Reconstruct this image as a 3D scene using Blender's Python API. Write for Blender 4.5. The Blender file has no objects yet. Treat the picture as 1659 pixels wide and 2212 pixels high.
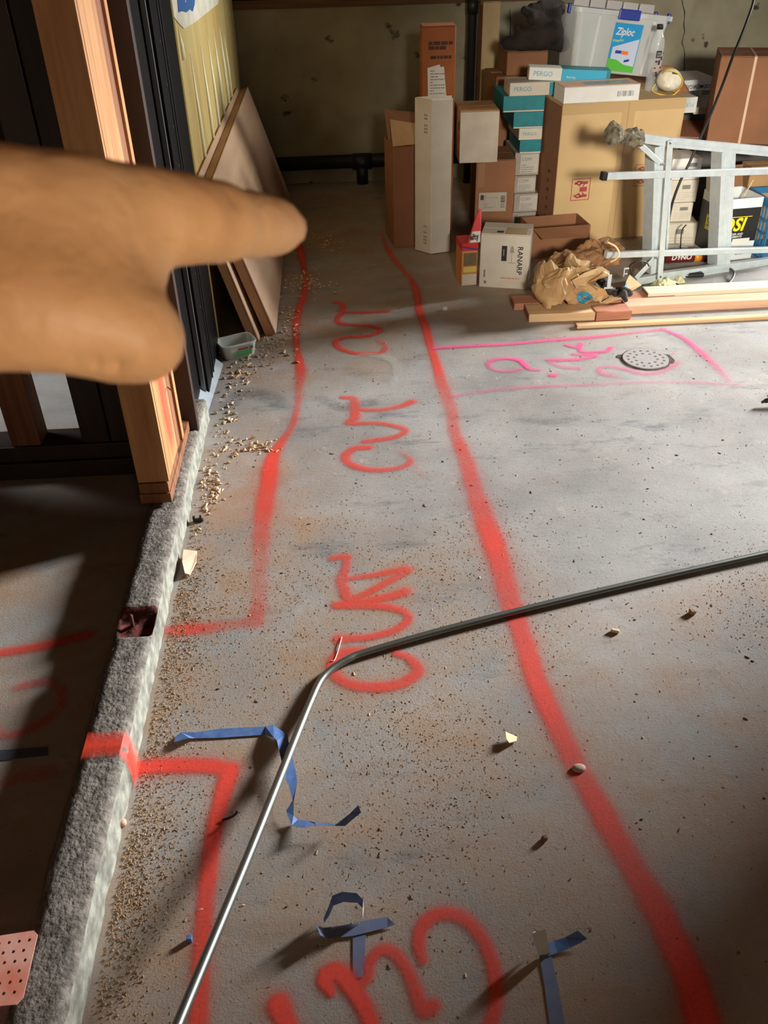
import bpy, bmesh, math, random
import numpy as np
from mathutils import Vector, Matrix, noise as mnoise
random.seed(7)
SC = bpy.context.scene
COL = SC.collection
PI = math.pi

# ---------------------------------------------------------------- camera
F = 1875.0; CX, CY = 829.5, 1106.0; EYE = Vector((0, 0, 1.5))
def _n(a):
    a = np.array(a, float); return a / np.linalg.norm(a)
_down = _n([(900 - CX) / F, (3755 - CY) / F, 1])
_hy = CY + F * (-_down[2] - (690 - CX) / F * _down[0]) / _down[1]
_Y = _n([(690 - CX) / F, (_hy - CY) / F, 1]); _Z = -_down; _X = np.cross(_Y, _Z)
cam_d = bpy.data.cameras.new('camera'); cam = bpy.data.objects.new('camera', cam_d); COL.objects.link(cam)
cr = Vector((_X[0], _Y[0], _Z[0])); cd = Vector((_X[1], _Y[1], _Z[1])); cf = Vector((_X[2], _Y[2], _Z[2]))
cam.matrix_world = Matrix(((cr.x, -cd.x, -cf.x, EYE.x), (cr.y, -cd.y, -cf.y, EYE.y), (cr.z, -cd.z, -cf.z, EYE.z), (0, 0, 0, 1)))
cam_d.sensor_fit = 'VERTICAL'; cam_d.sensor_height = 36.0; cam_d.sensor_width = 27.0
cam_d.lens = F / 2212 * 36.0; cam_d.clip_start = 0.02
cam_d.dof.use_dof = True; cam_d.dof.focus_distance = 2.4; cam_d.dof.aperture_fstop = 18.0
SC.camera = cam

# ---------------------------------------------------------------- world, lights, exposure
w = bpy.data.worlds.new('world'); SC.world = w; w.use_nodes = True
w.node_tree.nodes['Background'].inputs[0].default_value = (0.75, 0.85, 1.0, 1)
w.node_tree.nodes['Background'].inputs[1].default_value = 0.5
def area(name, loc, aim, sx, sy, power, col, spread=180):
    l = bpy.data.lights.new(name, 'AREA'); l.shape = 'RECTANGLE'; l.size = sx; l.size_y = sy
    l.energy = power; l.color = col; l.spread = math.radians(spread)
    o = bpy.data.objects.new(name, l); COL.objects.link(o); o.location = loc
    o.rotation_euler = (Vector(aim) - Vector(loc)).to_track_quat('-Z', 'Y').to_euler(); return o
area('window_daylight_right', (9.3, 6.7, 3.4), (0.5, 2.2, 0.0), 1.7, 2.0, 385, (0.98, 0.99, 1.0), 60)
area('high_window_behind', (0.6, -2.4, 2.05), (1.7, 4.2, 0.4), 0.6, 0.4, 10.5, (1.0, 0.95, 0.85), 24)
area('wallboard_fill_light', (3.02, 5.1, 1.6), (-0.5, 4.3, 1.05), 0.8, 0.5, 9.5, (1.0, 0.99, 0.9), 44)  # added soft light to brighten the yellow wallboard; no known window here
area('hand_fill_light', (0.75, -0.7, 1.22), (-0.05, 0.25, 1.43), 0.3, 0.3, 1.45, (1.0, 0.90, 0.74), 60)  # added fill aimed at the hand, no real lamp stands here
area('broad_fill_behind', (-0.2, -2.42, 1.1), (-0.2, 2.0, 1.0), 2.0, 1.4, 8, (1.0, 0.84, 0.62), 180)  # added broad fill for the hand and camera-facing sides, not a real doorway
area('window_daylight_left', (-2.7, 3.1, 1.9), (-0.8, 3.25, 0.0), 0.7, 0.6, 9, (0.95, 0.97, 1.0), 70)
def point_fill(name, loc, power, col, r):
    l = bpy.data.lights.new(name, 'POINT'); l.energy = power; l.color = col; l.shadow_soft_size = r
    o = bpy.data.objects.new(name, l); COL.objects.link(o); o.location = loc
point_fill('ceiling_bulb', (0.5, -0.9, 2.3), 9, (1.0, 0.66, 0.38), 0.1)  # added warm ambient fill behind the camera, no actual fixture
SC.view_settings.view_transform = 'Standard'; SC.view_settings.look = 'None'
SC.view_settings.gamma = 1; SC.view_settings.use_curve_mapping = False; SC.view_settings.exposure = 0.0

# ---------------------------------------------------------------- point helpers (pixel of the 1659x2212 photo -> point on a real plane)
def ray(px, py):
    r = _n([(px - CX) / F, (py - CY) / F, 1]); return Vector((r @ _X, r @ _Y, r @ _Z))
def G(px, py, z=0.0):
    r = ray(px, py); return EYE + r * ((z - EYE.z) / r.z)
def V(px, py, Y):
    r = ray(px, py); return EYE + r * (Y / r.y)
def WX(px, py, X):
    r = ray(px, py); return EYE + r * (X / r.x)
def D(px, py, depth):
    r = ray(px, py); return EYE + r * (depth / r.dot(cf))
def depth_of(p): return (Vector(p) - EYE).dot(cf)

# ---------------------------------------------------------------- materials
def S(r, g, b):
    f = lambda c: (c / 255) / 12.92 if c / 255 <= 0.04045 else ((c / 255 + 0.055) / 1.055) ** 2.4
    return (f(r), f(g), f(b), 1)
_mats = {}
def M(name, col, rough=0.7, metal=0.0, nz=None, col2=None, bump=None, stretch=(1, 1, 1), spec=0.5, sss=0.0, trans=0.0, alpha=None, detail=6):
    if name in _mats: return _mats[name]
    m = bpy.data.materials.new(name); m.use_nodes = True; nt = m.node_tree; b = nt.nodes['Principled BSDF']
    b.inputs['Roughness'].default_value = rough; b.inputs['Metallic'].default_value = metal
    b.inputs['Specular IOR Level'].default_value = spec
    b.inputs['Base Color'].default_value = col
    if sss: b.inputs['Subsurface Weight'].default_value = sss; b.inputs['Subsurface Radius'].default_value = (0.008, 0.003, 0.0015); b.inputs['Subsurface Scale'].default_value = 0.6
    if trans: b.inputs['Transmission Weight'].default_value = trans
    if alpha is not None: b.inputs['Alpha'].default_value = alpha
    if nz or bump:
        tc = nt.nodes.new('ShaderNodeTexCoord'); mp = nt.nodes.new('ShaderNodeMapping'); mp.inputs['Scale'].default_value = stretch
        nt.links.new(tc.outputs['Object'], mp.inputs['Vector'])
    if nz:
        n = nt.nodes.new('ShaderNodeTexNoise'); n.inputs['Scale'].default_value = nz; n.inputs['Detail'].default_value = detail
        nt.links.new(mp.outputs[0], n.inputs['Vector'])
        rp = nt.nodes.new('ShaderNodeValToRGB'); rp.color_ramp.elements[0].position = 0.32; rp.color_ramp.elements[1].position = 0.68
        rp.color_ramp.elements[0].color = col; rp.color_ramp.elements[1].color = col2 or tuple(c * 0.75 for c in col[:3]) + (1,)
        nt.links.new(n.outputs['Fac'], rp.inputs['Fac']); nt.links.new(rp.outputs[0], b.inputs['Base Color'])
    if bump:
        n2 = nt.nodes.new('ShaderNodeTexNoise'); n2.inputs['Scale'].default_value = bump[0]; n2.inputs['Detail'].default_value = 5
        nt.links.new(mp.outputs[0], n2.inputs['Vector'])
        bp = nt.nodes.new('ShaderNodeBump'); bp.inputs['Strength'].default_value = bump[1]; bp.inputs['Distance'].default_value = 0.004
        nt.links.new(n2.outputs['Fac'], bp.inputs['Height']); nt.links.new(bp.outputs[0], b.inputs['Normal'])
    _mats[name] = m; return m

CARD = M('cardboard', S(188, 148, 100), 0.8, nz=6, col2=S(172, 132, 88), bump=(60, 0.1))
CARDL = M('cardboard_pale', S(206, 174, 124), 0.75, nz=5, col2=S(196, 163, 114), bump=(60, 0.1))
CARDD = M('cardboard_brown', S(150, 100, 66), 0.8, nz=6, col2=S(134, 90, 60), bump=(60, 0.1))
CARDO = M('cardboard_orange', S(170, 98, 52), 0.8, nz=6, col2=S(150, 86, 48))
WHITEB = M('white_card', S(228, 226, 220), 0.55, nz=8, col2=S(216, 213, 206))
WHITEY = M('white_card_dusty', S(212, 202, 184), 0.6, nz=8, col2=S(196, 186, 168))
TEAL = M('teal_print', S(0, 140, 150), 0.5, nz=20, col2=S(10, 122, 134))
CYAN = M('cyan_print', S(30, 165, 200), 0.5)
INK = M('black_ink', S(28, 28, 28), 0.6)
INKG = M('grey_ink', S(120, 118, 112), 0.6)
INKR = M('red_ink', S(168, 60, 66), 0.6)
INKB = M('brown_ink', S(70, 42, 26), 0.7)
PAPER = M('paper_sticker', S(224, 220, 210), 0.6)
TAPE = M('clear_packing_tape', S(190, 158, 112), 0.25)
GALV = M('galvanized_metal', S(214, 222, 222), 0.42, 0.35, nz=25, col2=S(200, 208, 210), detail=3)
STEEL = M('conduit_steel', S(132, 134, 128), 0.42, 0.9)
RUBBER = M('black_rubber', S(26, 26, 26), 0.6)
BLACKP = M('black_metal_paint', S(10, 9, 9), 0.5, nz=14, col2=S(6, 5, 5), spec=0.12)
BLACKI = M('cast_iron', S(24, 24, 27), 0.5)
DKBRN = M('dark_stained_wood', S(58, 38, 28), 0.5, nz=5, col2=S(40, 26, 20), stretch=(6, 6, 0.4))
WOODV = M('stud_wood', S(198, 146, 94), 0.65, nz=5, col2=S(166, 110, 64), stretch=(9, 9, 0.5), bump=(30, 0.25))
WOODO = M('old_stud_wood', S(150, 96, 58), 0.7, nz=5, col2=S(112, 68, 42), stretch=(9, 9, 0.5), bump=(30, 0.25))
WOODX = M('old_beam_wood', S(120, 82, 54), 0.75, nz=5, col2=S(84, 56, 38), stretch=(0.5, 9, 9), bump=(30, 0.3))
PINE = M('pine_board', S(232, 198, 152), 0.6, nz=4, col2=S(212, 168, 122), stretch=(0.5, 8, 8))
PINER = M('reddish_board', S(196, 134, 104), 0.65, nz=4, col2=S(164, 104, 78), stretch=(0.5, 8, 8))
PINEG = M('primed_board', S(214, 214, 188), 0.55, nz=5, col2=S(198, 200, 172), stretch=(0.5, 8, 8))
CABLE = M('black_cable', S(30, 29, 27), 0.5)

# ---------------------------------------------------------------- object helpers
def tag(o, label=None, cat=None, group=None, kind=None):
    if label: o['label'] = label
    if cat: o['category'] = cat
    if group: o['group'] = group
    if kind: o['kind'] = kind
    return o
def thing(name, label, cat, loc=(0, 0, 0), yaw=0.0, group=None, rot=None):
    o = bpy.data.objects.new(name, None); COL.objects.link(o); o.location = loc; o.rotation_euler = rot or (0, 0, yaw)
    o.empty_display_size = 0.05
    return tag(o, label, cat, group)
def obj(name, verts, faces, mat, parent=None, smooth=False, fmats=None):
    me = bpy.data.meshes.new(name); me.from_pydata([tuple(v) for v in verts], [], faces)
    mats = mat if isinstance(mat, (list, tuple)) else [mat]
    for m in mats: me.materials.append(m)
    if fmats is not None: me.polygons.foreach_set('material_index', fmats)
    if smooth: me.polygons.foreach_set('use_smooth', [True] * len(me.polygons))
    me.update(); o = bpy.data.objects.new(name, me); COL.objects.link(o)
    if parent: o.parent = parent
    return o
def bmobj(name, bm, mat, parent=None, smooth=False):
    me = bpy.data.meshes.new(name); bm.normal_update(); bm.to_mesh(me); bm.free(); me.materials.append(mat)
    if smooth: me.polygons.foreach_set('use_smooth', [True] * len(me.polygons))
    o = bpy.data.objects.new(name, me); COL.objects.link(o)
    if parent: o.parent = parent
    return o
def bx(name, mat, p0, p1, parent=None, bev=0.0, jit=0.0):
    bm = bmesh.new(); bmesh.ops.create_cube(bm, size=1)
    a, b = Vector(p0), Vector(p1); c = (a + b) / 2; s = b - a
    for v in bm.verts:
        v.co = Vector((v.co.x * s.x, v.co.y * s.y, v.co.z * s.z)) + c
        if jit: v.co += Vector((random.uniform(-jit, jit), random.uniform(-jit, jit), random.uniform(-jit, jit)))
    if bev: bmesh.ops.bevel(bm, geom=bm.edges[:], offset=min(bev, min(abs(x) for x in s) * 0.4), segments=2, affect='EDGES', profile=0.6)
    return bmobj(name, bm, mat, parent)
def tube(name, mat, pts, r, parent=None, n=10, closed=False):
    pts = [Vector(p) for p in pts]; rs = r if isinstance(r, (list, tuple)) else [r] * len(pts)
    vs = []; fs = []; up = Vector((0.13, 0.21, 1)); 
    for i, p in enumerate(pts):
        t = (pts[min(i + 1, len(pts) - 1)] - pts[max(i - 1, 0)]).normalized()
        if abs(t.dot(up.normalized())) > 0.98: up = Vector((1, 0.2, 0))
        a = t.cross(up).normalized(); b = t.cross(a).normalized(); up = -b if (-b).dot(up) > 0 else b
        a = t.cross(up).normalized(); b = t.cross(a)
        for k in range(n): vs.append(p + (a * math.cos(2 * PI * k / n) + b * math.sin(2 * PI * k / n)) * rs[i])
    for i in range(len(pts) - 1):
        for k in range(n): fs.append((i * n + k, i * n + (k + 1) % n, (i + 1) * n + (k + 1) % n, (i + 1) * n + k))
    fs.append(tuple(range(n))[::-1]); fs.append(tuple((len(pts) - 1) * n + k for k in range(n)))
    return obj(name, vs, fs, mat, parent, True)
def crv(pts, seg=8):
    """Catmull-Rom through points"""
    P = [Vector(p) for p in pts]; out = []
    for i in range(len(P) - 1):
        p0 = P[max(i - 1, 0)]; p1 = P[i]; p2 = P[i + 1]; p3 = P[min(i + 2, len(P) - 1)]
        for k in range(seg):
            t = k / seg
            out.append(0.5 * ((2 * p1) + (p2 - p0) * t + (2 * p0 - 5 * p1 + 4 * p2 - p3) * t * t + (3 * p1 - p0 - 3 * p2 + p3) * t ** 3))
    out.append(P[-1]); return out
def lathe(name, mat, prof, parent=None, n=24, cap=True):
    vs = []; fs = []
    for (r, z) in prof:
        for k in range(n): vs.append((r * math.cos(2 * PI * k / n), r * math.sin(2 * PI * k / n), z))
    for i in range(len(prof) - 1):
        for k in range(n): fs.append((i * n + k, i * n + (k + 1) % n, (i + 1) * n + (k + 1) % n, (i + 1) * n + k))
    if cap: fs.append(tuple(range(n))[::-1]); fs.append(tuple((len(prof) - 1) * n + k for k in range(n)))
    return obj(name, vs, fs, mat, parent, True)
def txt(name, s, size, mat, parent, loc, rot=(PI / 2, 0, 0), align='LEFT', sx=1.0, shear=0.0, bold=0.0):
    c = bpy.data.curves.new(name, 'FONT'); c.body = s; c.size = size; c.extrude = 0.0002; c.align_x = align; c.align_y = 'CENTER'
    c.shear = shear; c.offset = bold * size; c.resolution_u = 3
    c.materials.append(mat); o = bpy.data.objects.new(name, c); COL.objects.link(o); o.parent = parent
    o.location = loc; o.rotation_euler = rot; o.scale = (sx, 1, 1)
    dg = bpy.context.evaluated_depsgraph_get(); me = bpy.data.meshes.new_from_object(o.evaluated_get(dg)); me.name = name
    m2 = bpy.data.objects.new('lettering_mesh', me); COL.objects.link(m2); m2.parent = parent; m2.location = loc; m2.rotation_euler = rot; m2.scale = (sx, 1, 1)
    bpy.data.objects.remove(o); m2.name = name; return m2
def plate(name, mat, pts, n, th, parent=None):
    """flat convex/concave outline (3D points) thickened along n"""
    n = Vector(n).normalized() * th; P = [Vector(p) for p in pts]; k = len(P)
    vs = P + [p + n for p in P]
    fs = [tuple(range(k))[::-1], tuple(range(k, 2 * k))] + [(i, (i + 1) % k, k + (i + 1) % k, k + i) for i in range(k)]
    return obj(name, vs, fs, mat, parent)
def holed(name, mat, outer, holes, th, parent=None):
    """flat plate in local XY with real holes, thickened down by th"""
    bm = bmesh.new()
    for loop in [outer] + holes:
        vv = [bm.verts.new((x, y, 0)) for x, y in loop]
        for i in range(len(vv)): bm.edges.new((vv[i], vv[(i + 1) % len(vv)]))
    bmesh.ops.triangle_fill(bm, use_beauty=True, use_dissolve=False, edges=bm.edges[:])
    r = bmesh.ops.extrude_face_region(bm, geom=bm.faces[:])
    for v in [g for g in r['geom'] if isinstance(g, bmesh.types.BMVert)]: v.co.z -= th
    bmesh.ops.recalc_face_normals(bm, faces=bm.faces[:])
    return bmobj(name, bm, mat, parent)
def strip(name, mats, edges, parent=None, th=0.0004):
    """thin tape: list of (A, B) edge points; front face mats[0], back mats[1]"""
    A = [Vector(a) for a, b in edges]; B = [Vector(b) for a, b in edges]; k = len(A); N = []
    for i in range(k):
        t = (A[min(i + 1, k - 1)] + B[min(i + 1, k - 1)]) - (A[max(i - 1, 0)] + B[max(i - 1, 0)])
        n = (B[i] - A[i]).cross(t); n = n.normalized() if n.length > 1e-9 else Vector((0, 0, 1)); N.append(n * th)
    vs = A + B + [a - n for a, n in zip(A, N)] + [b - n for b, n in zip(B, N)]
    fs = []; fm = []
    for i in range(k - 1):
        fs.append((i, k + i, k + i + 1, i + 1)); fm.append(0)
        fs.append((2 * k + i, 2 * k + i + 1, 3 * k + i + 1, 3 * k + i)); fm.append(1)
        fs.append((i, i + 1, 2 * k + i + 1, 2 * k + i)); fm.append(0)
        fs.append((k + i, 3 * k + i, 3 * k + i + 1, k + i + 1)); fm.append(0)
    return obj(name, vs, fs, list(mats), parent, False, fm)

# implicit surface (smooth union of tapered capsules) -> one continuous mesh
def sdf_mesh(name, mat, caps, h, k, parent=None, cuts=(), smooth=True, bulge=None):
    """caps: (p, q, rp, rq); cuts: (p, q, r) shallow creases taken away"""
    P = np.array([list(c[0]) for c in caps] + [list(c[1]) for c in caps]); rr = max(max(c[2], c[3]) for c in caps) + 3 * h + k
    lo = P.min(0) - rr; hi = P.max(0) + rr; nn = np.ceil((hi - lo) / h).astype(int) + 1
    gx, gy, gz = [lo[i] + h * np.arange(nn[i], dtype=np.float32) for i in range(3)]
    X, Y, Z = np.meshgrid(gx, gy, gz, indexing='ij'); pts = np.stack([X, Y, Z], -1).astype(np.float32)
    acc = None
    def dcap(p, q, rp, rq):
        p = np.array(p, np.float32); q = np.array(q, np.float32); ab = q - p; L = max(float(ab @ ab), 1e-12)
        t = np.clip(((pts - p) @ ab) / L, 0, 1); d = pts - p - t[..., None] * ab
        return np.sqrt((d * d).sum(-1)) - (rp + (rq - rp) * t)
    for c in caps:
        d = dcap(*c)
        if acc is None: acc = d
        else:
            hh = np.maximum(k - np.abs(acc - d), 0) / k; acc = np.minimum(acc, d) - hh * hh * k * 0.25
    for p, q, r in cuts:
        d = -dcap(p, q, r, r); kk = k * 0.35; hh = np.maximum(kk - np.abs(acc - d), 0) / kk; acc = np.maximum(acc, d) + hh * hh * kk * 0.25
    if bulge is not None: acc = acc + bulge(X, Y, Z)
    ins = acc < 0; n0, n1, n2 = acc.shape
    cor = [(i, j, l) for i in (0, 1) for j in (0, 1) for l in (0, 1)]
    sub = lambda A, c: A[c[0]:n0 - 1 + c[0], c[1]:n1 - 1 + c[1], c[2]:n2 - 1 + c[2]]
    s = sum(sub(ins, c).astype(np.int8) for c in cor); act = (s > 0) & (s < 8)
    ai = np.argwhere(act); idx = -np.ones(act.shape, np.int64); idx[act] = np.arange(len(ai))
    vs = np.zeros((len(ai), 3)); cnt = np.zeros(len(ai))
    for a in cor:
        for ax in range(3):
            if a[ax] == 1: continue
            b = list(a); b[ax] = 1; b = tuple(b)
            fa = acc[ai[:, 0] + a[0], ai[:, 1] + a[1], ai[:, 2] + a[2]]; fb = acc[ai[:, 0] + b[0], ai[:, 1] + b[1], ai[:, 2] + b[2]]
            cr_ = (fa < 0) != (fb < 0); t = np.where(cr_, fa / np.where(fa == fb, 1, fa - fb), 0)
            pos = ai + np.array(a); pos = pos.astype(float); pos[:, ax] += t
            vs[cr_] += pos[cr_]; cnt[cr_] += 1
    vs = vs / cnt[:, None] * h + lo
    quads = []
    for ax in range(3):
        a1, a2 = [x for x in range(3) if x != ax]
        sl0 = [slice(None)] * 3; sl1 = [slice(None)] * 3; sl0[ax] = slice(0, -1); sl1[ax] = slice(1, None)
        A = ins[tuple(sl0)]; Bm = ins[tuple(sl1)]; e = np.argwhere(A != Bm)
        e = e[(e[:, a1] > 0) & (e[:, a2] > 0) & (e[:, a1] < acc.shape[a1] - 1) & (e[:, a2] < acc.shape[a2] - 1)]
        def cell(d1, d2):
            c = e.copy(); c[:, a1] -= d1; c[:, a2] -= d2; return idx[c[:, 0], c[:, 1], c[:, 2]]
        q = np.stack([cell(1, 1), cell(0, 1), cell(0, 0), cell(1, 0)], 1)
        fl = A[e[:, 0], e[:, 1], e[:, 2]]
        if ax == 1: fl = ~fl
        q[~fl] = q[~fl][:, ::-1]; quads.append(q)
    q = np.concatenate(quads); q = q[(q >= 0).all(1)]
    return obj(name, vs.tolist(), q.tolist(), mat, parent, smooth)

# ================================================================ SETTING
def node_floor():
    m = bpy.data.materials.new('concrete_floor'); m.use_nodes = True; nt = m.node_tree; N = nt.nodes.new; Lk = nt.links.new
    b = nt.nodes['Principled BSDF']; tc = N('ShaderNodeTexCoord')
    def noise(scale, detail=8, rough=0.6, stretch=None):
        n = N('ShaderNodeTexNoise'); n.inputs['Scale'].default_value = scale; n.inputs['Detail'].default_value = detail; n.inputs['Roughness'].default_value = rough
        if stretch:
            mp = N('ShaderNodeMapping'); mp.inputs['Scale'].default_value = stretch; Lk(tc.outputs['Object'], mp.inputs[0]); Lk(mp.outputs[0], n.inputs['Vector'])
        else: Lk(tc.outputs['Object'], n.inputs['Vector'])
        return n.outputs['Fac']
    def ramp(f, a, bb, ca=(0, 0, 0, 1), cb=(1, 1, 1, 1)):
        r = N('ShaderNodeValToRGB'); r.color_ramp.elements[0].position = a; r.color_ramp.elements[1].position = bb
        r.color_ramp.elements[0].color = ca; r.color_ramp.elements[1].color = cb; Lk(f, r.inputs[0]); return r.outputs[0]
    def mix(f, a, bb, mode='MIX'):
        x = N('ShaderNodeMix'); x.data_type = 'RGBA'; x.blend_type = mode
        if hasattr(f, 'links'): Lk(f, x.inputs[0])
        else: x.inputs[0].default_value = f
        for v, i in ((a, 6), (bb, 7)):
            if hasattr(v, 'links'): Lk(v, x.inputs[i])
            else: x.inputs[i].default_value = v
        return x.outputs[2]
    def math_(op, a, bb):
        x = N('ShaderNodeMath'); x.operation = op; x.use_clamp = True
        for v, i in ((a, 0), (bb, 1)):
            if hasattr(v, 'links'): Lk(v, x.inputs[i])
            else: x.inputs[i].default_value = v
        return x.outputs[0]
    base = mix(ramp(noise(2.2, 9, 0.62), 0.36, 0.64), S(140, 138, 134), S(173, 172, 168))
    base = mix(ramp(noise(5, 9, 0.7, (0.55, 1.6, 1)), 0.56, 0.70), base, S(104, 108, 112))
    base = mix(ramp(noise(9, 9, 0.7), 0.60, 0.72), base, S(186, 186, 182))
    # sawdust film: patches of its own shape, thick along the kerb and in the middle
    def blob(x, y, rx, ry):
        mp = N('ShaderNodeMapping'); mp.inputs['Location'].default_value = (-x / rx, -y / ry, 0); mp.inputs['Scale'].default_value = (1 / rx, 1 / ry, 0)
        Lk(tc.outputs['Object'], mp.inputs[0]); g = N('ShaderNodeTexGradient'); g.gradient_type = 'SPHERICAL'; Lk(mp.outputs[0], g.inputs[0]); return g.outputs['Fac']
    d = None
    for bb in [(-0.36, 1.6, 0.42, 1.3), (0.05, 1.35, 0.7, 0.75), (-0.3, 0.8, 0.4, 0.8), (0.3, 0.6, 1.6, 0.9), (0.3, 4.6, 1.6, 1.5), (-0.2, 3.6, 0.7, 0.8), (1.15, 1.35, 0.7, 0.5), (-1.0, 1.4, 0.7, 1.6), (0.9, 3.7, 0.7, 0.5)]:
        g = blob(*bb); d = g if d is None else math_('MAXIMUM', d, g)
    dn = math_('MULTIPLY', math_('ADD', math_('MULTIPLY', d, 2.2), 0.2), ramp(noise(4.5, 9, 0.68), 0.34, 0.66))
    col = mix(dn, base, S(164, 136, 110))
    fine = noise(160, 4, 0.7); col = mix(ramp(fine, 0.30, 0.40, (1, 1, 1, 1), (0, 0, 0, 1)), col, S(96, 86, 78))
    col = mix(ramp(noise(38, 6, 0.7), 0.68, 0.75), col, S(206, 196, 180))
    Lk(col, b.inputs['Base Color']); b.inputs['Roughness'].default_value = 0.62; b.inputs['Specular IOR Level'].default_value = 0.45
    bp = N('ShaderNodeBump'); bp.inputs['Strength'].default_value = 0.55; bp.inputs['Distance'].default_value = 0.003
    hgt = math_('ADD', math_('MULTIPLY', noise(70, 8, 0.75), 0.6), math_('MULTIPLY', noise(220, 3, 0.6), math_('ADD', math_('MULTIPLY', d, 0.5), 0.1)))
    Lk(hgt, bp.inputs['Height']); Lk(bp.outputs[0], b.inputs['Normal'])
    return m
FLOORM = node_floor()
floor = tag(bx('floor', FLOORM, (-3.6, -2.6, -0.15), (3.2, 6.1, 0.0)), kind='structure')
floor['label'] = 'grey concrete slab floor dusted with sawdust and marked in red spray paint'

CONC = M('old_concrete', S(164, 156, 130), 0.85, nz=3.0, col2=S(128, 119, 96), bump=(14, 0.7), detail=10)
def node_backwall():
    m = CONC; nt = m.node_tree; b = nt.nodes['Principled BSDF']; src = b.inputs['Base Color'].links[0].from_socket
    tc = nt.nodes.new('ShaderNodeTexCoord')
    n = nt.nodes.new('ShaderNodeTexNoise'); n.inputs['Scale'].default_value = 9; n.inputs['Detail'].default_value = 8; nt.links.new(tc.outputs['Object'], n.inputs[0])
    r = nt.nodes.new('ShaderNodeValToRGB'); r.color_ramp.elements[0].position = 0.66; r.color_ramp.elements[1].position = 0.72
    nt.links.new(n.outputs[0], r.inputs[0]); mx = nt.nodes.new('ShaderNodeMix'); mx.data_type = 'RGBA'
    nt.links.new(r.outputs[0], mx.inputs[0]); nt.links.new(src, mx.inputs[6]); mx.inputs[7].default_value = S(60, 54, 42); nt.links.new(mx.outputs[2], b.inputs['Base Color'])
node_backwall()
YB = 5.85
wall_back = tag(bx('wall_back', CONC, (-3.5, YB, -0.15), (3.1, YB + 0.2, 0.985)), 'old olive grey concrete stem wall with stains and cracks', kind='structure')
bx('sill_plate', WOODX, (-3.5, YB - 0.012, 0.987), (3.1, YB + 0.16, 1.03), wall_back)
bx('rim_board', WOODX, (-3.5, YB + 0.03, 1.032), (3.1, YB + 0.16, 1.27), wall_back)
bx('upper_boarding', WOODO, (-3.5, YB + 0.1, 1.272), (3.1, YB + 0.16, 2.4), wall_back)
for x in [-3.0 + 0.41 * i for i in range(15)]: bx('wall_stud', WOODO, (x, YB + 0.0, 1.272), (x + 0.038, YB + 0.098, 2.4), wall_back)
def crack(pix):
    P = [V(x, y, YB - 0.001) for x, y in pix]; e = []
    for i, p in enumerate(P):
        wd = random.uniform(0.0015, 0.005); e.append((p + Vector((-wd, 0, 0)), p + Vector((wd, 0, 0))))
    return strip('crack', (INK, INK), e, wall_back, 0.0008)
crack([(1473, 0), (1475, 12), (1479, 26), (1478, 40), (1477, 55), (1479, 68), (1475, 82), (1473, 92), (1477, 104), (1479, 118), (1478, 132), (1479, 146), (1476, 156), (1475, 165)])
crack([(1101, 20), (1103, 45), (1102, 70), (1104, 95), (1102, 118)])
bx('wall_right', M('dark_wall_board', S(120, 104, 86), 0.8, nz=5), (3.1, -2.6, 0), (3.2, 2.78, 2.6))
bx('wall_right', _mats['dark_wall_board'], (3.1, 4.5, 0), (3.2, 6.05, 2.6))
bx('wall_right', _mats['dark_wall_board'], (3.1, 2.78, 2.3), (3.2, 4.5, 2.6))
bx('wall_front', _mats['dark_wall_board'], (-3.6, -2.6, 0), (3.2, -2.5, 2.4))
bx('wall_far_left', _mats['dark_wall_board'], (-3.6, -2.5, 0), (-3.5, 6.05, 2.4))
bx('ceiling', M('subfloor_boards', S(120, 88, 60), 0.8, nz=5, stretch=(0.5, 6, 6)), (-3.6, -2.6, 2.4), (3.2, 6.05, 2.45))
for o in [o for o in COL.objects if o.name.startswith(('wall_', 'ceiling')) and not o.parent]: o['kind'] = 'structure'

# drain pipes at the back wall
pz = 0.135
t = thing('drain_pipe', 'black drain pipe running low along the back wall with a short leg', 'pipe', (0, YB - 0.06, pz))
tube('pipe_run', BLACKI, [(-0.52, 0, 0), (1.9, -0.0, 0.012)], 0.042, t, 14)
xt = V(783, 380, YB - 0.06).x
tube('pipe_leg', BLACKI, [(xt, 0, -0.005), (xt, 0, -pz)], 0.036, t, 12)
tube('coupling', BLACKI, [(xt - 0.06, 0, 0), (xt + 0.06, 0, 0)], 0.05, t, 14)
t = thing('vent_pipe', 'black vertical pipe standing against the back wall behind the boxes', 'pipe', (0.848, YB - 0.13, 0))
tube('pipe_shaft', BLACKI, [(0, 0, 0), (0, 0, 2.38)], 0.026, t, 14)
tube('coupling', BLACKI, [(0, 0, 0.94), (0, 0, 1.02)], 0.032, t, 14)

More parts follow.
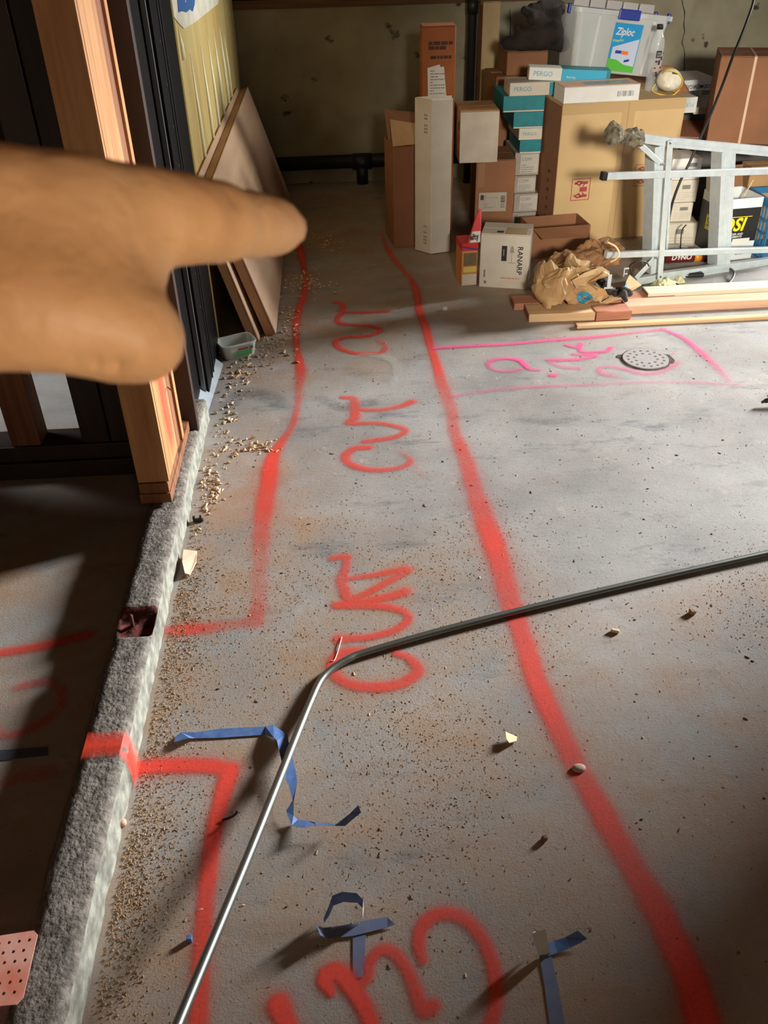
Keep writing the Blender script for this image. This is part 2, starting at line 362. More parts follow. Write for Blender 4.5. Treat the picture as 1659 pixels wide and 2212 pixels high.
# ---------------------------------------------------------------- low concrete kerb
def kerb_mat():
    m = M('broken_concrete', S(140, 132, 122), 0.9, nz=55, col2=S(88, 82, 74), bump=(110, 1.2), detail=10)
    return m
def make_kerb():
    ys = np.arange(-1.2, 2.75, 0.012); vs = []; fs = []; prof = 9
    for i, y in enumerate(ys):
        n = lambda s, o: mnoise.noise(Vector((o, y * s, 0.3)))
        xl = -0.583 + 0.006 * n(9, 1) + 0.003 * n(40, 7); xr = -0.492 + 0.004 * n(7, 2) + 0.003 * n(35, 9); h = 0.08 + 0.002 * n(6, 3)
        notch = max(0, 1 - abs(y - 1.60) / 0.055); notch2 = max(0, 1 - abs(y - 0.90) / 0.05) * 0.6
        dz = lambda q: 0.003 * mnoise.noise(Vector((q * 9, y * 60, 2))) - 0.035 * min(1, notch * 1.8) * (0.75 + 0.5 * mnoise.noise(Vector((q * 5, y * 40, 5)))) - 0.012 * notch2 * (q > 0.6)
        row = [(xl, y, -0.05), (xl, y, h - 0.012)]
        for q in (0.0, 0.25, 0.5, 0.75, 1.0):
            row.append((xl + 0.006 + (xr - xl - 0.014) * q, y, h + dz(q)))
        row += [(xr, y, h - 0.010), (xr + 0.006 + 0.003 * n(25, 12), y, -0.05)]
        vs += row
    for i in range(len(ys) - 1):
        for k in range(prof - 1): fs.append((i * prof + k, i * prof + k + 1, (i + 1) * prof + k + 1, (i + 1) * prof + k))
    fs += [tuple(range(prof))[::-1], tuple((len(ys) - 1) * prof + k for k in range(prof))]
    fm = []
    for i in range(len(ys) - 1):
        notch = abs(ys[i] - 1.60) < 0.045
        fm += [2 if (notch and 1 <= k <= 6) else (1 if k == 7 else 0) for k in range(prof - 1)]
    fm += [0, 0]
    face = M('kerb_plaster_face', S(160, 160, 146), 0.9, nz=34, col2=S(104, 102, 92), bump=(80, 0.6))
    rust = M('rusty_break', S(110, 46, 34), 0.9, nz=40, col2=S(60, 26, 22), bump=(60, 1.0))
    o = obj('concrete_curb', vs, fs, [kerb_mat(), face, rust], None, True, fm)
    tag(o, 'low broken concrete curb along the left floor edge with rusty notch', None, None, 'structure')
    return o
kerb = make_kerb()
tube('anchor_bolt', M('rust', S(90, 44, 30), 0.8), [(-0.553, 1.615, 0.045), (-0.545, 1.60, 0.10)], 0.005, kerb, 8)

# ---------------------------------------------------------------- sprayed paint (thin layers on the slab)
def paint_mat(name, col, grain):
    m = bpy.data.materials.new(name); m.use_nodes = True; nt = m.node_tree; b = nt.nodes['Principled BSDF']
    b.inputs['Base Color'].default_value = col; b.inputs['Roughness'].default_value = 0.6
    at = nt.nodes.new('ShaderNodeAttribute'); at.attribute_name = 'cover'
    tc = nt.nodes.new('ShaderNodeTexCoord'); n = nt.nodes.new('ShaderNodeTexNoise'); n.inputs['Scale'].default_value = grain; n.inputs['Detail'].default_value = 4; n.inputs['Roughness'].default_value = 0.75
    nt.links.new(tc.outputs['Object'], n.inputs[0])
    def mth(op, a, bb, clamp=True):
        x = nt.nodes.new('ShaderNodeMath'); x.operation = op; x.use_clamp = clamp
        for v, i in ((a, 0), (bb, 1)):
            if hasattr(v, 'links'): nt.links.new(v, x.inputs[i])
            else: x.inputs[i].default_value = v
        return x.outputs[0]
    sp = mth('SUBTRACT', n.outputs[0], 0.5, False); sp = mth('MULTIPLY', sp, 0.9, False)
    edge = mth('MULTIPLY', at.outputs['Fac'], mth('SUBTRACT', 1.25, at.outputs['Fac'])); sp = mth('MULTIPLY', sp, mth('MULTIPLY', edge, 4.0), False)
    n2 = nt.nodes.new('ShaderNodeTexNoise'); n2.inputs['Scale'].default_value = 9; n2.inputs['Detail'].default_value = 6; nt.links.new(tc.outputs['Object'], n2.inputs[0])
    cl = mth('SUBTRACT', n2.outputs[0], 0.5, False); sp = mth('ADD', sp, mth('MULTIPLY', mth('MULTIPLY', cl, 1.1, False), edge, False), False)
    a = mth('ADD', at.outputs['Fac'], sp); nt.links.new(a, b.inputs['Alpha']); return m
REDP = paint_mat('red_spray_paint', S(236, 74, 58), 170)
PINKP = paint_mat('pink_spray_paint', S(244, 92, 150), 130)
_layer = [0]
def spray(name, label, mat, strokes, cell=0.006, z=None, smoothseg=4):
    """strokes: list of (pixel points, width px at each or one, strength); a thin sheet whose 'cover' attribute is the paint film"""
    _layer[0] += 1; z = 0.0012 + 0.00012 * _layer[0] if z is None else z
    segs = []
    for pts, wd, st in strokes:
        wl = wd if isinstance(wd, (list, tuple)) else [wd] * len(pts); sl = st if isinstance(st, (list, tuple)) else [st] * len(pts)
        W3 = [G(x, y, 0) for x, y in pts]; wr = [(0.6 if name == 'painted_word' or mat is PINKP else 0.5) * a * depth_of(p) / F for a, p in zip(wl, W3)]
        cc = crv([Vector((p.x, p.y, r)) for p, r in zip(W3, wr)], smoothseg); ss = crv([Vector((s, 0, 0)) for s in sl], smoothseg)
        for i in range(len(cc) - 1): segs.append((cc[i], cc[i + 1], ss[i].x, ss[i + 1].x))
    cover = {}
    for a, b, sa, sb in segs:
        R = max(a.z, b.z) * 2.5
        x0, x1 = min(a.x, b.x) - R, max(a.x, b.x) + R; y0, y1 = min(a.y, b.y) - R, max(a.y, b.y) + R
        ix = np.arange(int(math.floor(x0 / cell)), int(math.ceil(x1 / cell)) + 1); iy = np.arange(int(math.floor(y0 / cell)), int(math.ceil(y1 / cell)) + 1)
        XX, YY = np.meshgrid(ix * cell, iy * cell, indexing='ij'); ab = np.array([b.x - a.x, b.y - a.y]); L = max(ab @ ab, 1e-12)
        t = np.clip(((XX - a.x) * ab[0] + (YY - a.y) * ab[1]) / L, 0, 1); d = np.hypot(XX - a.x - t * ab[0], YY - a.y - t * ab[1]); r = a.z + (b.z - a.z) * t
        u = d / r; s = sa + (sb - sa) * t
        core = np.clip((1.32 - u) / 0.95, 0, 1); core = core * core * (3 - 2 * core) * 0.94; halo = np.clip(1 - u / 2.5, 0, 1) ** 2 * 0.5
        c = np.maximum(core, halo) * s ** 1.5
        for i in range(len(ix)):
            for j in range(len(iy)):
                if c[i, j] > 0.004:
                    kk = (ix[i], iy[j])
                    if c[i, j] > cover.get(kk, 0): cover[kk] = float(c[i, j])
    vid = {}; vs = []; cv = []; fs = []
    def vert(kk):
        if kk not in vid: vid[kk] = len(vs); vs.append((kk[0] * cell, kk[1] * cell, z)); cv.append(cover.get(kk, 0.0))
        return vid[kk]
    done = set()
    for (i, j) in list(cover):
        for q in ((i, j), (i - 1, j), (i, j - 1), (i - 1, j - 1)):
            if q in done: continue
            done.add(q); fs.append((vert(q), vert((q[0] + 1, q[1])), vert((q[0] + 1, q[1] + 1)), vert((q[0], q[1] + 1))))
    o = obj(name, vs, fs, mat, floor); at = o.data.attributes.new('cover', 'FLOAT', 'POINT'); at.data.foreach_set('value', cv)
    o['label'] = label; return o
spray('paint_line', 'long red sprayed line on the left', REDP, [
    ([(640, 505), (647, 534), (656, 576), (660, 601), (659, 631), (647, 667), (640, 700), (640, 739), (643, 760), (648, 785), (650, 804), (647, 830), (645, 850), (644, 870), (637, 906), (623, 935), (600, 968), (586, 1000), (580, 1050), (570, 1100), (566, 1150), (563, 1200), (560, 1290), (553, 1345)],
     [10, 16, 17, 14, 19, 17, 16, 15, 17, 21, 27, 22, 19, 18, 18, 20, 26, 38, 46, 48, 44, 42, 40, 42], [.4, .95, .85, .7, .85, .95, .95, .95, .95, 1, .8, .55, .5, .55, .6, .65, .85, .95, .85, .75, .6, .4, .4, .55]),
    ([(553, 1345), (500, 1350), (455, 1357), (405, 1360), (365, 1362)], [40, 38, 40, 42, 36], [.55, .4, .55, .75, .6])], 0.007)
spray('paint_line', 'long red sprayed line on the right', REDP, [
    ([(823, 500), (832, 525), (842, 545), (859, 570), (889, 606), (900, 634), (906, 673), (920, 709), (928, 740), (944, 790), (953, 822), (963, 851), (976, 888), (981, 927), (996, 967), (1010, 1003), (1021, 1043), (1040, 1101), (1062, 1160), (1082, 1220), (1100, 1290), (1117, 1340), (1140, 1410), (1160, 1470), (1185, 1530), (1215, 1590), (1248, 1660), (1288, 1730), (1330, 1810), (1370, 1880), (1418, 1960), (1452, 2030), (1488, 2110), (1518, 2212), (1540, 2290)],
     [9, 12, 13, 13, 14, 17, 18, 20, 20, 22, 30, 34, 32, 30, 36, 42, 46, 54, 58, 58, 58, 52, 52, 54, 56, 58, 60, 64, 70, 74, 80, 84, 88, 92, 92],
     [.3, .6, .8, .75, .8, .95, .95, .95, .9, .9, .7, .55, .5, .6, .7, .65, .65, .7, .9, .8, .75, .85, .85, .9, .95, .85, .7, .85, .85, .8, .85, .95, 1, 1, 1])], 0.007)
spray('paint_line', 'red sprayed corner near the curb at the bottom', REDP, [
    ([(283, 1662), (340, 1656), (400, 1654), (460, 1656), (496, 1664)], 46, .95), ([(496, 1664), (488, 1700), (475, 1745), (463, 1800), (452, 1880), (445, 1950), (437, 2050), (433, 2130), (430, 2212), (430, 2300)], [50, 46, 42, 40, 44, 44, 46, 48, 50, 50], [1, .95, .95, 1, .9, .9, .85, .85, .85, .8])], 0.006)
spray('painted_word', 'red sprayed word CUT farthest away', REDP, [
    ([(725, 654), (739, 658), (740, 674), (728, 690), (739, 700), (775, 703), (801, 705), (822, 714), (801, 725), (757, 729)], 12, .9), ([(743, 675), (790, 675), (837, 673)], 11, .85),
    ([(757, 728), (729, 735), (728, 748), (747, 758), (779, 765), (822, 762), (833, 750), (818, 738)], 13, [.9, .9, .9, .9, .9, .8, .6, .4])], 0.006)
spray('painted_word', 'red sprayed word CUT in the middle', REDP, [
    ([(741, 859), (763, 861), (766, 878), (768, 902), (755, 915), (812, 914), (855, 921), (877, 931), (855, 944), (819, 950), (790, 954)], [14, 18, 20, 22, 16, 14, 15, 15, 15, 16, 17], .72),
    ([(768, 885), (822, 886), (866, 878), (891, 868)], [14, 15, 17, 20], .72),
    ([(797, 967), (765, 970), (746, 989), (765, 1007), (808, 1016), (859, 1012), (886, 1000), (880, 986), (862, 976)], [18, 20, 20, 18, 17, 16, 16, 14, 12], [.8, .75, .75, .8, .75, .65, .7, .45, .3]), ([(886, 1000), (905, 1018), (925, 1036)], 20, [.35, .2, .05])], 0.006)
spray('painted_word', 'red sprayed word CUT behind the bent conduit', REDP, [
    ([(718, 1207), (747, 1203), (749, 1222), (739, 1254), (745, 1275), (753, 1296)], [17, 19, 19, 24, 24, 22], .72),
    ([(741, 1252), (807, 1243), (880, 1231), (830, 1262), (784, 1286), (753, 1299)], [18, 18, 24, 20, 20, 20], .75),
    ([(876, 1279), (845, 1288), (791, 1300), (728, 1308)], [26, 24, 24, 24], .78), ([(728, 1309), (780, 1308), (830, 1310), (868, 1320), (884, 1336), (861, 1358), (811, 1374), (770, 1379), (733, 1381)], [22, 24, 22, 20, 20, 20, 20, 22, 28], .8),
    ([(791, 1408), (745, 1409), (722, 1428), (720, 1451), (745, 1474), (791, 1484), (853, 1481), (898, 1459), (902, 1440), (880, 1420), (857, 1412)], [24, 26, 26, 24, 26, 28, 28, 28, 26, 20, 18], .82)], 0.005)
spray('painted_letters', 'large red sprayed letters at the bottom edge', REDP, [
    ([(604, 2170), (612, 2190), (622, 2212), (640, 2260)], [60, 58, 52, 50], 1), ([(716, 2143), (704, 2115), (722, 2098), (742, 2108), (762, 2135), (785, 2170), (800, 2205), (812, 2260)], [24, 44, 44, 46, 44, 44, 42, 40], 1),
    ([(776, 2130), (797, 2110), (800, 2080), (818, 2056), (840, 2052), (862, 2068), (882, 2098), (900, 2142), (916, 2180), (938, 2172)], [26, 26, 28, 30, 32, 32, 34, 36, 44, 36], .85),
    ([(914, 2074), (906, 2040), (911, 2005), (935, 1980), (969, 1973), (1006, 1986), (1038, 2020), (1060, 2066), (1071, 2114), (1071, 2161), (1060, 2212), (1030, 2260), (980, 2280)], [26, 32, 36, 38, 38, 40, 38, 36, 36, 38, 40, 40, 40], .88)], 0.005)
spray('paint_line', 'pink sprayed box outline around the drain', PINKP, [
    ([(938, 753), (1000, 749), (1100, 744), (1185, 736), (1270, 730), (1350, 722), (1435, 712)], [11, 11, 11, 12, 14, 10, 11], [.95, .95, .85, .8, .75, .6, .6]), ([(1430, 711), (1475, 730), (1510, 758), (1545, 790), (1575, 822)], [10, 11, 16, 18, 14], [.7, .8, .7, .5, .35]),
    ([(978, 857), (1040, 847), (1100, 840), (1185, 835), (1270, 832), (1350, 828), (1430, 826), (1520, 828), (1600, 832)], [12, 13, 13, 12, 12, 12, 12, 12, 14], [.45, .4, .4, .45, .4, .35, .3, .35, .3])], 0.007)
spray('painted_letters', 'pink sprayed letters inside the pink outline', PINKP, [
    ([(1166, 800), (1145, 798), (1134, 789), (1120, 778), (1092, 775), (1065, 779), (1056, 788), (1068, 799), (1101, 803), (1126, 798)], [9, 11, 12, 13, 11, 12, 11, 11, 11, 10], [.7, .75, .9, .95, .85, .8, .7, .6, .6, .6]),
    ([(1193, 811), (1198, 811)], 15, .8), ([(1185, 778), (1225, 778), (1262, 775), (1287, 768), (1240, 766)], [13, 14, 14, 13, 11], .72), ([(1187, 780), (1200, 789), (1225, 795), (1252, 796)], 12, .5),
    ([(1225, 746), (1245, 751), (1256, 743), (1252, 754), (1260, 761), (1290, 761), (1312, 759), (1321, 751)], 10, .85), ([(1458, 762), (1452, 766)], 8, .3),
    ([(1338, 815), (1302, 808), (1295, 797), (1316, 793), (1356, 799), (1386, 808), (1420, 806), (1454, 791), (1464, 784)], [12, 14, 12, 12, 14, 16, 15, 15, 14], [.3, .5, .5, .5, .55, .55, .5, .45, .4])], 0.006)
spray('paint_line', 'red sprayed line on the floor left of the curb', REDP, [([(-20, 1413), (60, 1402), (130, 1388), (190, 1372)], 30, .75), ([(20, 1690), (60, 1676), (110, 1668)], 40, .4)], 0.007)
spray('painted_letters', 'faint red sprayed loop on the floor left of the curb', REDP, [([(-20, 1575), (20, 1590), (80, 1570), (130, 1530), (135, 1495), (100, 1475), (40, 1485)], 26, .55)], 0.007)
STN = paint_mat('pale_chalk_smear', S(206, 206, 198), 90); DST = paint_mat('dark_floor_stain', S(82, 86, 90), 60)
spray('chalk_smear', 'pale chalky smear between the two far red words', STN, [([(765, 772), (790, 768), (820, 770), (848, 780), (858, 798), (852, 818), (842, 836)], [16, 20, 24, 26, 24, 20, 12], [.4, .45, .5, .5, .45, .4, .3])], 0.008)
spray('dark_stain', 'dark grey stain patch left of the middle red word', DST, [([(490, 880), (530, 850), (580, 860), (620, 880)], [40, 60, 60, 30], [.35, .42, .42, .3]), ([(690, 860), (740, 880), (800, 870)], [30, 40, 40], [.3, .42, .35]), ([(1110, 905), (1180, 912), (1250, 905)], [20, 30, 20], [.25, .35, .25])], 0.012, 0.0009)
# paint on the kerb: over its top and down its face
def kerb_paint():
    vs = []; cv = []; fs = []; n = 12; rows = [(-0.586, 0.05), (-0.583, 0.07), (-0.577, 0.0845), (-0.53, 0.0855), (-0.50, 0.085), (-0.4885, 0.071), (-0.4815, 0.03), (-0.4795, 0.002)]
    for i, (x, z) in enumerate(rows):
        s = i / (len(rows) - 1)
        for j in range(n + 1):
            u = j / n * 2 - 1; yc = 1.222 + (0.0 if i < 5 else -0.006 * (i - 4)); vs.append((x, yc + u * 0.037, z)); cv.append(max(0, 1 - abs(u)) ** 0.6 * (0.95 if abs(u) < 1 else 0))
    for i in range(len(rows) - 1):
        for j in range(n): a = i * (n + 1) + j; fs.append((a, a + 1, a + n + 2, a + n + 1))
    o = obj('paint_line', vs, fs, paint_mat('red_spray_paint_curb', S(226, 66, 44), 130), kerb); at = o.data.attributes.new('cover', 'FLOAT', 'POINT'); at.data.foreach_set('value', cv)
    o['label'] = 'red sprayed stripe across the curb'
kerb_paint()

# ---------------------------------------------------------------- left framed wall
wl = thing('wall_left', None, None); wl['kind'] = 'structure'; wl['label'] = 'open wood stud wall and black door frame along the left'
bx('wall_stud', WOODV, (-0.603, 2.105, 0.155), (-0.515, 2.121, 2.39), wl, 0.002)
bx('wall_stud', WOODV, (-0.603, 2.126, 0.155), (-0.515, 2.292, 2.39), wl, 0.003)
bx('wall_stud', WOODO, (-0.606, 2.296, 0.085), (-0.527, 2.40, 2.39), wl, 0.003)
bx('wall_stud', WOODV, (-0.603, 2.404, 0.085), (-0.520, 2.436, 2.39), wl, 0.002)
bx('wall_stud', WOODO, (-0.61, 2.44, 0.085), (-0.55, 2.50, 2.39), wl, 0.003)
bx('bottom_plate', WOODO, (-0.606, 2.10, 0.0865), (-0.517, 2.60, 0.118), wl, 0.002)
bx('bottom_plate', WOODO, (-0.603, 2.102, 0.1195), (-0.519, 2.30, 0.153), wl, 0.002)
po = paint_mat('orange_spray_paint', S(250, 90, 60), 130)
def stud_paint():
    vs = []; cv = []; fs = []; n = 10
    for i in range(13):
        s = i / 12; z = 0.17 + 0.36 * s
        for j in range(n + 1):
            u = j / n * 2 - 1; vs.append((-0.5135, 2.225 + u * 0.055, z)); cv.append(max(0, 1 - abs(u)) * min(1, 3.5 * s, 3.0 * (1 - s)) * 0.95)
    for i in range(12):
        for j in range(n): a = i * (n + 1) + j; fs.append((a, a + 1, a + n + 2, a + n + 1))
    o = obj('paint_mark', vs, fs, po, wl); at = o.data.attributes.new('cover', 'FLOAT', 'POINT'); at.data.foreach_set('value', cv)
stud_paint()
for z in (0.46, 0.36): tube('nail', M('nail_steel', S(70, 62, 56), 0.5, 0.8), [(-0.512, 2.29, z), (-0.498, 2.262, z + 0.004)], 0.0018, wl, 6)
# black door frame: dark leading board, two black panels with ridges and screws
bx('frame_board', DKBRN, (-0.545, 2.53, 0.002), (-0.492, 2.565, 2.39), wl, 0.002)
bx('frame_panel', BLACKP, (-0.57, 2.60, 0.002), (-0.53, 2.885, 2.39), wl, 0.002)
bx('frame_panel', BLACKP, (-0.545, 2.915, 0.002), (-0.503, 3.30, 2.39), wl, 0.002)
EDGE = M('worn_metal_edge', S(120, 122, 124), 0.35, 0.7)
for y, x, wd in ((2.625, -0.5295, 0.006), (2.90, -0.5155, 0.014), (3.03, -0.5025, 0.004), (3.075, -0.5025, 0.004)): bx('frame_ridge', EDGE if wd != 0.004 else BLACKI, (x - 0.012, y, 0.002), (x + 0.003, y + wd, 2.39), wl, 0.001)
for k in range(9): bx('frame_screw', EDGE, (-0.504, 2.985, 0.2 + 0.12 * k), (-0.5005, 2.991, 0.206 + 0.12 * k), wl)
bx('corner_bead', M('brass_edge', S(128, 112, 60), 0.45, 0.5), (-0.53, 3.305, 0.002), (-0.501, 3.335, 2.39), wl, 0.003)
YEL = M('yellowed_wallboard', S(204, 184, 122), 0.6, nz=4, col2=S(186, 156, 92), stretch=(1, 2.5, 0.6))
bx('wallboard', YEL, (-0.565, 3.337, 0.002), (-0.535, 5.845, 2.39), wl)
GLUE = M('dried_glue', S(240, 234, 196), 0.5)
for (x0, y0, x1, y1) in [(412, 115, 444, 375), (434, 98, 462, 330), (449, 78, 474, 300), (463, 57, 482, 275), (478, 47, 490, 250), (487, 62, 497, 235), (386, 62, 394, 130)]:
    a, b = WX(x0, y0, -0.5345), WX(x1, y1, -0.5345); yy = (a.y + b.y) / 2; tube('glue_bead', GLUE, [(-0.5345, yy, b.z), (-0.5345, yy, (a.z + b.z) / 2), (-0.5345, yy, a.z)], [0.0125, 0.011, 0.002], wl, 8)
sk = []
for x, y in [(370, 30), (383, 48), (396, 62), (420, 48), (445, 28), (470, 8), (478, -40), (360, -60)]: sk.append(WX(x, y, -0.534))
plate('plaster_skim', M('white_skim_coat', S(226, 222, 206), 0.75, nz=12), sk, (1, 0, 0), 0.003, wl)
bl = []
for x, y in [(382, -12), (421, -12), (420, 10), (416, 25), (410, 20), (402, 27), (393, 24), (385, 27)]: bl.append(WX(x, y, -0.5305))
pp = plate('paper_scrap', M('blue_paper', S(34, 92, 160), 0.6), bl, (1, 0, 0), 0.001); tag(pp, 'torn blue paper scrap stuck high on the yellow wallboard', 'paper')
c = WX(401, 0, -0.529); txt('printed_letter', 'd', 0.05, PAPER, pp, (-0.5288, c.y - 0.02, c.z + 0.008), (PI / 2, 0, PI / 2))

# partition across the back-left
wp = thing('wall_partition', None, None); wp['kind'] = 'structure'; wp['label'] = 'dark wood stud partition running left from the corner post'
bx('bottom_plate', DKBRN, (-2.4, 2.40, 0.002), (-0.62, 2.52, 0.06), wp, 0.003)
bx('bottom_plate', DKBRN, (-2.4, 2.41, 0.0615), (-0.61, 2.52, 0.115), wp, 0.003)
for x, m in ((-1.055, WOODO), (-0.835, DKBRN), (-0.745, DKBRN), (-1.45, WOODO), (-1.85, WOODO), (-2.25, WOODO)): bx('wall_stud', m, (x, 2.415, 0.1165), (x + (0.09 if x < -0.9 else 0.085), 2.50, 2.39), wp, 0.003)
DKP = M('dark_boarding', S(46, 34, 28), 0.8, nz=5, stretch=(6, 6, 0.4))
for k in range(9): bx('board', DKP, (-2.5 + 0.2 * k, 2.52, 0.62), (-2.5 + 0.2 * k + 0.192, 2.54, 2.39), wp, 0.002)
bx('cross_rail', DKBRN, (-2.4, 2.505, 0.54), (-0.62, 2.545, 0.615), wp, 0.002)

# ================================================================ THINGS AT THE LEFT
def oriented(name, mat, a, b, up, thick_dir, parent=None, bev=0.002):
    """slab from corner a: edge vectors b-a, up, thick_dir"""
    a = Vector(a); e1 = Vector(b) - a; e2 = Vector(up); e3 = Vector(thick_dir)
    bm = bmesh.new(); bmesh.ops.create_cube(bm, size=1)
    for v in bm.verts: v.co = a + e1 * (v.co.x + 0.5) + e2 * (v.co.y + 0.5) + e3 * (v.co.z + 0.5)
    bmesh.ops.recalc_face_normals(bm, faces=bm.faces[:])
    if bev: bmesh.ops.bevel(bm, geom=bm.edges[:], offset=bev, segments=1, affect='EDGES')
    return bmobj(name, bm, mat, parent)
DOORM = M('door_veneer', S(206, 172, 142), 0.55, nz=3, col2=S(188, 152, 122), stretch=(1, 0.4, 4))
DOORE = M('door_edge_wood', S(196, 156, 118), 0.65, nz=5, col2=S(170, 128, 92), stretch=(3, 1, 1))
def door_slab(label, x0, y0, y1, xt, zt, th):
    t = thing('door_slab', label, 'door', (x0, y0, 0))
    up = Vector((xt - x0, 0, zt)); n = Vector((up.z, 0, -up.x)).normalized()
    oriented('door_face', DOORM, (0, 0, 0.004), (0, y1 - y0, 0.004), up, n * 0.006, t, 0.001)
    oriented('core', DOORE, n * -0.002 + Vector((0, 0.002, 0.004)), n * -0.002 + Vector((0, y1 - y0 - 0.002, 0.004)), up, n * -(th - 0.003), t, 0.001)
    return t
c1 = WX(445, 405, -0.47)
door_slab('front plain door slab lying on its long edge against the left wall', -0.285, 3.45, 5.55, -0.475, 0.62, 0.040)
door_slab('rear plain door slab leaning between the wall and the front slab', -0.352, 3.385, 5.45, -0.528, 0.635, 0.035)

t = thing('metal_channel', 'galvanized angle channel lying on the floor below the black frame', 'metal profile', (-0.5, 2.9, 0))
a, b = G(430, 925), G(458, 797)
DULL = M('dull_galvanized', S(160, 168, 172), 0.5, 0.3, nz=20, col2=S(140, 148, 154))
oriented('wide_flange', DULL, (-0.03 - 0.025, -0.23, 0.055), (-0.03, 0.28, 0.055), (0.052, 0, -0.05), (0.001, 0, 0.001), t, 0)
oriented('narrow_flange', DULL, (-0.03 - 0.025, -0.23, 0.055), (-0.03, 0.28, 0.055), (-0.035, 0, -0.052), (-0.001, 0, 0.001), t, 0)

# white plastic tub
t = thing('plastic_tub', 'small white rectangular food tub with green label beside the leaning doors', 'tub', (-0.43, 3.285, 0.0), 0.45)
def open_tub(name, mat, w0, d0, w1, d1, h, th, parent, rnd=0.25):
    def ring(w, d, z, n=28):
        out = []
        for k in range(n):
            a = 2 * PI * k / n; c, s = math.cos(a), math.sin(a); e = 0.35
            out.append((w / 2 * abs(c) ** e * (1 if c >= 0 else -1), d / 2 * abs(s) ** e * (1 if s >= 0 else -1), z))
        return out
    rings = [ring(w0, d0, 0.0), ring(w1, d1, h), ring(w1 + 0.006, d1 + 0.006, h), ring(w1 + 0.006, d1 + 0.006, h + 0.006), ring(w1 - 2 * th, d1 - 2 * th, h + 0.006), ring(w0 - 2 * th, d0 - 2 * th, th)]
    n = 28; vs = sum(rings, []); fs = []
    for i in range(len(rings) - 1):
        for k in range(n): fs.append((i * n + k, i * n + (k + 1) % n, (i + 1) * n + (k + 1) % n, (i + 1) * n + k))
    fs.append(tuple(range(n))[::-1]); fs.append(tuple(5 * n + k for k in range(n)))
    return obj(name, vs, fs, mat, parent)
WPL = M('white_plastic', S(226, 232, 226), 0.35)
open_tub('body', WPL, 0.125, 0.085, 0.145, 0.10, 0.055, 0.002, t)
bx('contents', M('dusty_residue', S(160, 166, 150), 0.9, nz=40, col2=S(190, 196, 180)), (-0.058, -0.037, 0.003), (0.058, 0.037, 0.012), t, 0.002)
f = oriented('printed_label', M('green_label', S(110, 200, 140), 0.5), (-0.022, -0.0465, 0.008), (0.045, -0.0465, 0.008), (0, -0.0062, 0.026), (0, -0.0006, 0), t, 0)
oriented('printed_band', M('red_print', S(190, 60, 80), 0.5), (-0.012, -0.0535, 0.037), (0.03, -0.0535, 0.037), (0, -0.0016, 0.008), (0, -0.0006, 0), t, 0)
oriented('barcode', INKG, (0.034, -0.0535, 0.034), (0.05, -0.0535, 0.034), (0, -0.0026, 0.014), (0, -0.0006, 0), t, 0)

# ================================================================ bent conduit
pc = [G(300, 2420, 0.215), G(385, 2212, 0.150), G(540, 1840, 0.072), G(640, 1590, 0.024), G(672, 1512, 0.014), G(692, 1471, 0.0105), G(716, 1446, 0.0105), G(752, 1424, 0.012), G(800, 1406, 0.011), G(1000, 1350, 0.0105), G(1300, 1276, 0.0105), G(1659, 1195, 0.0105), G(1900, 1145, 0.0105)]
t = thing('metal_conduit', 'long bent steel conduit pipe lying across the floor in front', 'pipe', G(700, 1462))
o = tube('pipe_body', STEEL, [p - t.location for p in crv(pc, 10)], 0.0090, t, 14)

# ================================================================ blue tape
BLUE = M('blue_masking_tape', S(70, 106, 166), 0.6, nz=60, col2=S(98, 126, 174)); BACK = M('tape_back', S(200, 200, 196), 0.6)
BLUEF = M('dusty_blue_tape', S(96, 112, 150), 0.7, nz=40, col2=S(112, 120, 146))
def tape(label, rows, mats=(BLUE, BACK), extra=None):
    c = G(*rows[len(rows) // 2][0][:2]); t = thing('tape_strip', label, 'tape', c)
    strip('tape', mats, [(G(*a) - c, G(*b) - c) for a, b in rows], t); return t, c
tape('long twisted blue tape strip curling under the bent conduit', [
    ((380, 1590, 0.005), (376, 1603, 0.011)), ((391, 1582, 0.005), (409, 1594, 0.018)), ((421, 1582, 0.005), (421, 1594.5, 0.004)), ((475, 1574, 0.004), (468, 1594, 0.003)), ((573, 1569, 0.004), (573, 1587, 0.003)), ((590, 1566, 0.006), (592, 1594, 0.022)), ((620, 1586, 0.012), (598, 1599, 0.024)), ((627, 1616, 0.019), (605, 1630, 0.024)), ((639, 1667, 0.023), (617, 1684, 0.024)), ((642, 1690, 0.024), (624, 1697, 0.024)), ((635, 1728, 0.019), (632, 1729, 0.018)), ((634, 1762, 0.012), (618, 1752, 0.013)), ((643, 1771, 0.005), (630, 1783, 0.010)), ((664, 1773, 0.014), (657, 1788, 0.024)), ((681, 1776, 0.021), (681, 1781, 0.022)), ((725, 1781, 0.019), (725, 1784, 0.019)), ((755, 1758, 0.024), (745, 1784, 0.029)), ((774, 1739, 0.046), (780, 1755, 0.042))])
t, c = tape('cross of blue tape with a lifted loop near the big red letters', [((762, 2112, .002), (786, 2112, .002)), ((762, 2030, .002), (790, 2022, .002)), ((760, 1998, .003), (787, 1990, .003))], (BLUEF, BACK))
strip('lifted_loop', (BACK, BLUE), [(G(x, y, z0) - c + Vector((0, 0, z1 - z0)), G(x, y, z0) - c) for x, y, z0, z1 in [(774, 1998, .003, .006), (784, 1984, .01, .03), (786, 1964, .014, .045), (772, 1950, .02, .052), (742, 1948, .022, .055), (720, 1956, .018, .05), (712, 1976, .012, .04), (700, 1994, .004, .02)]], t)
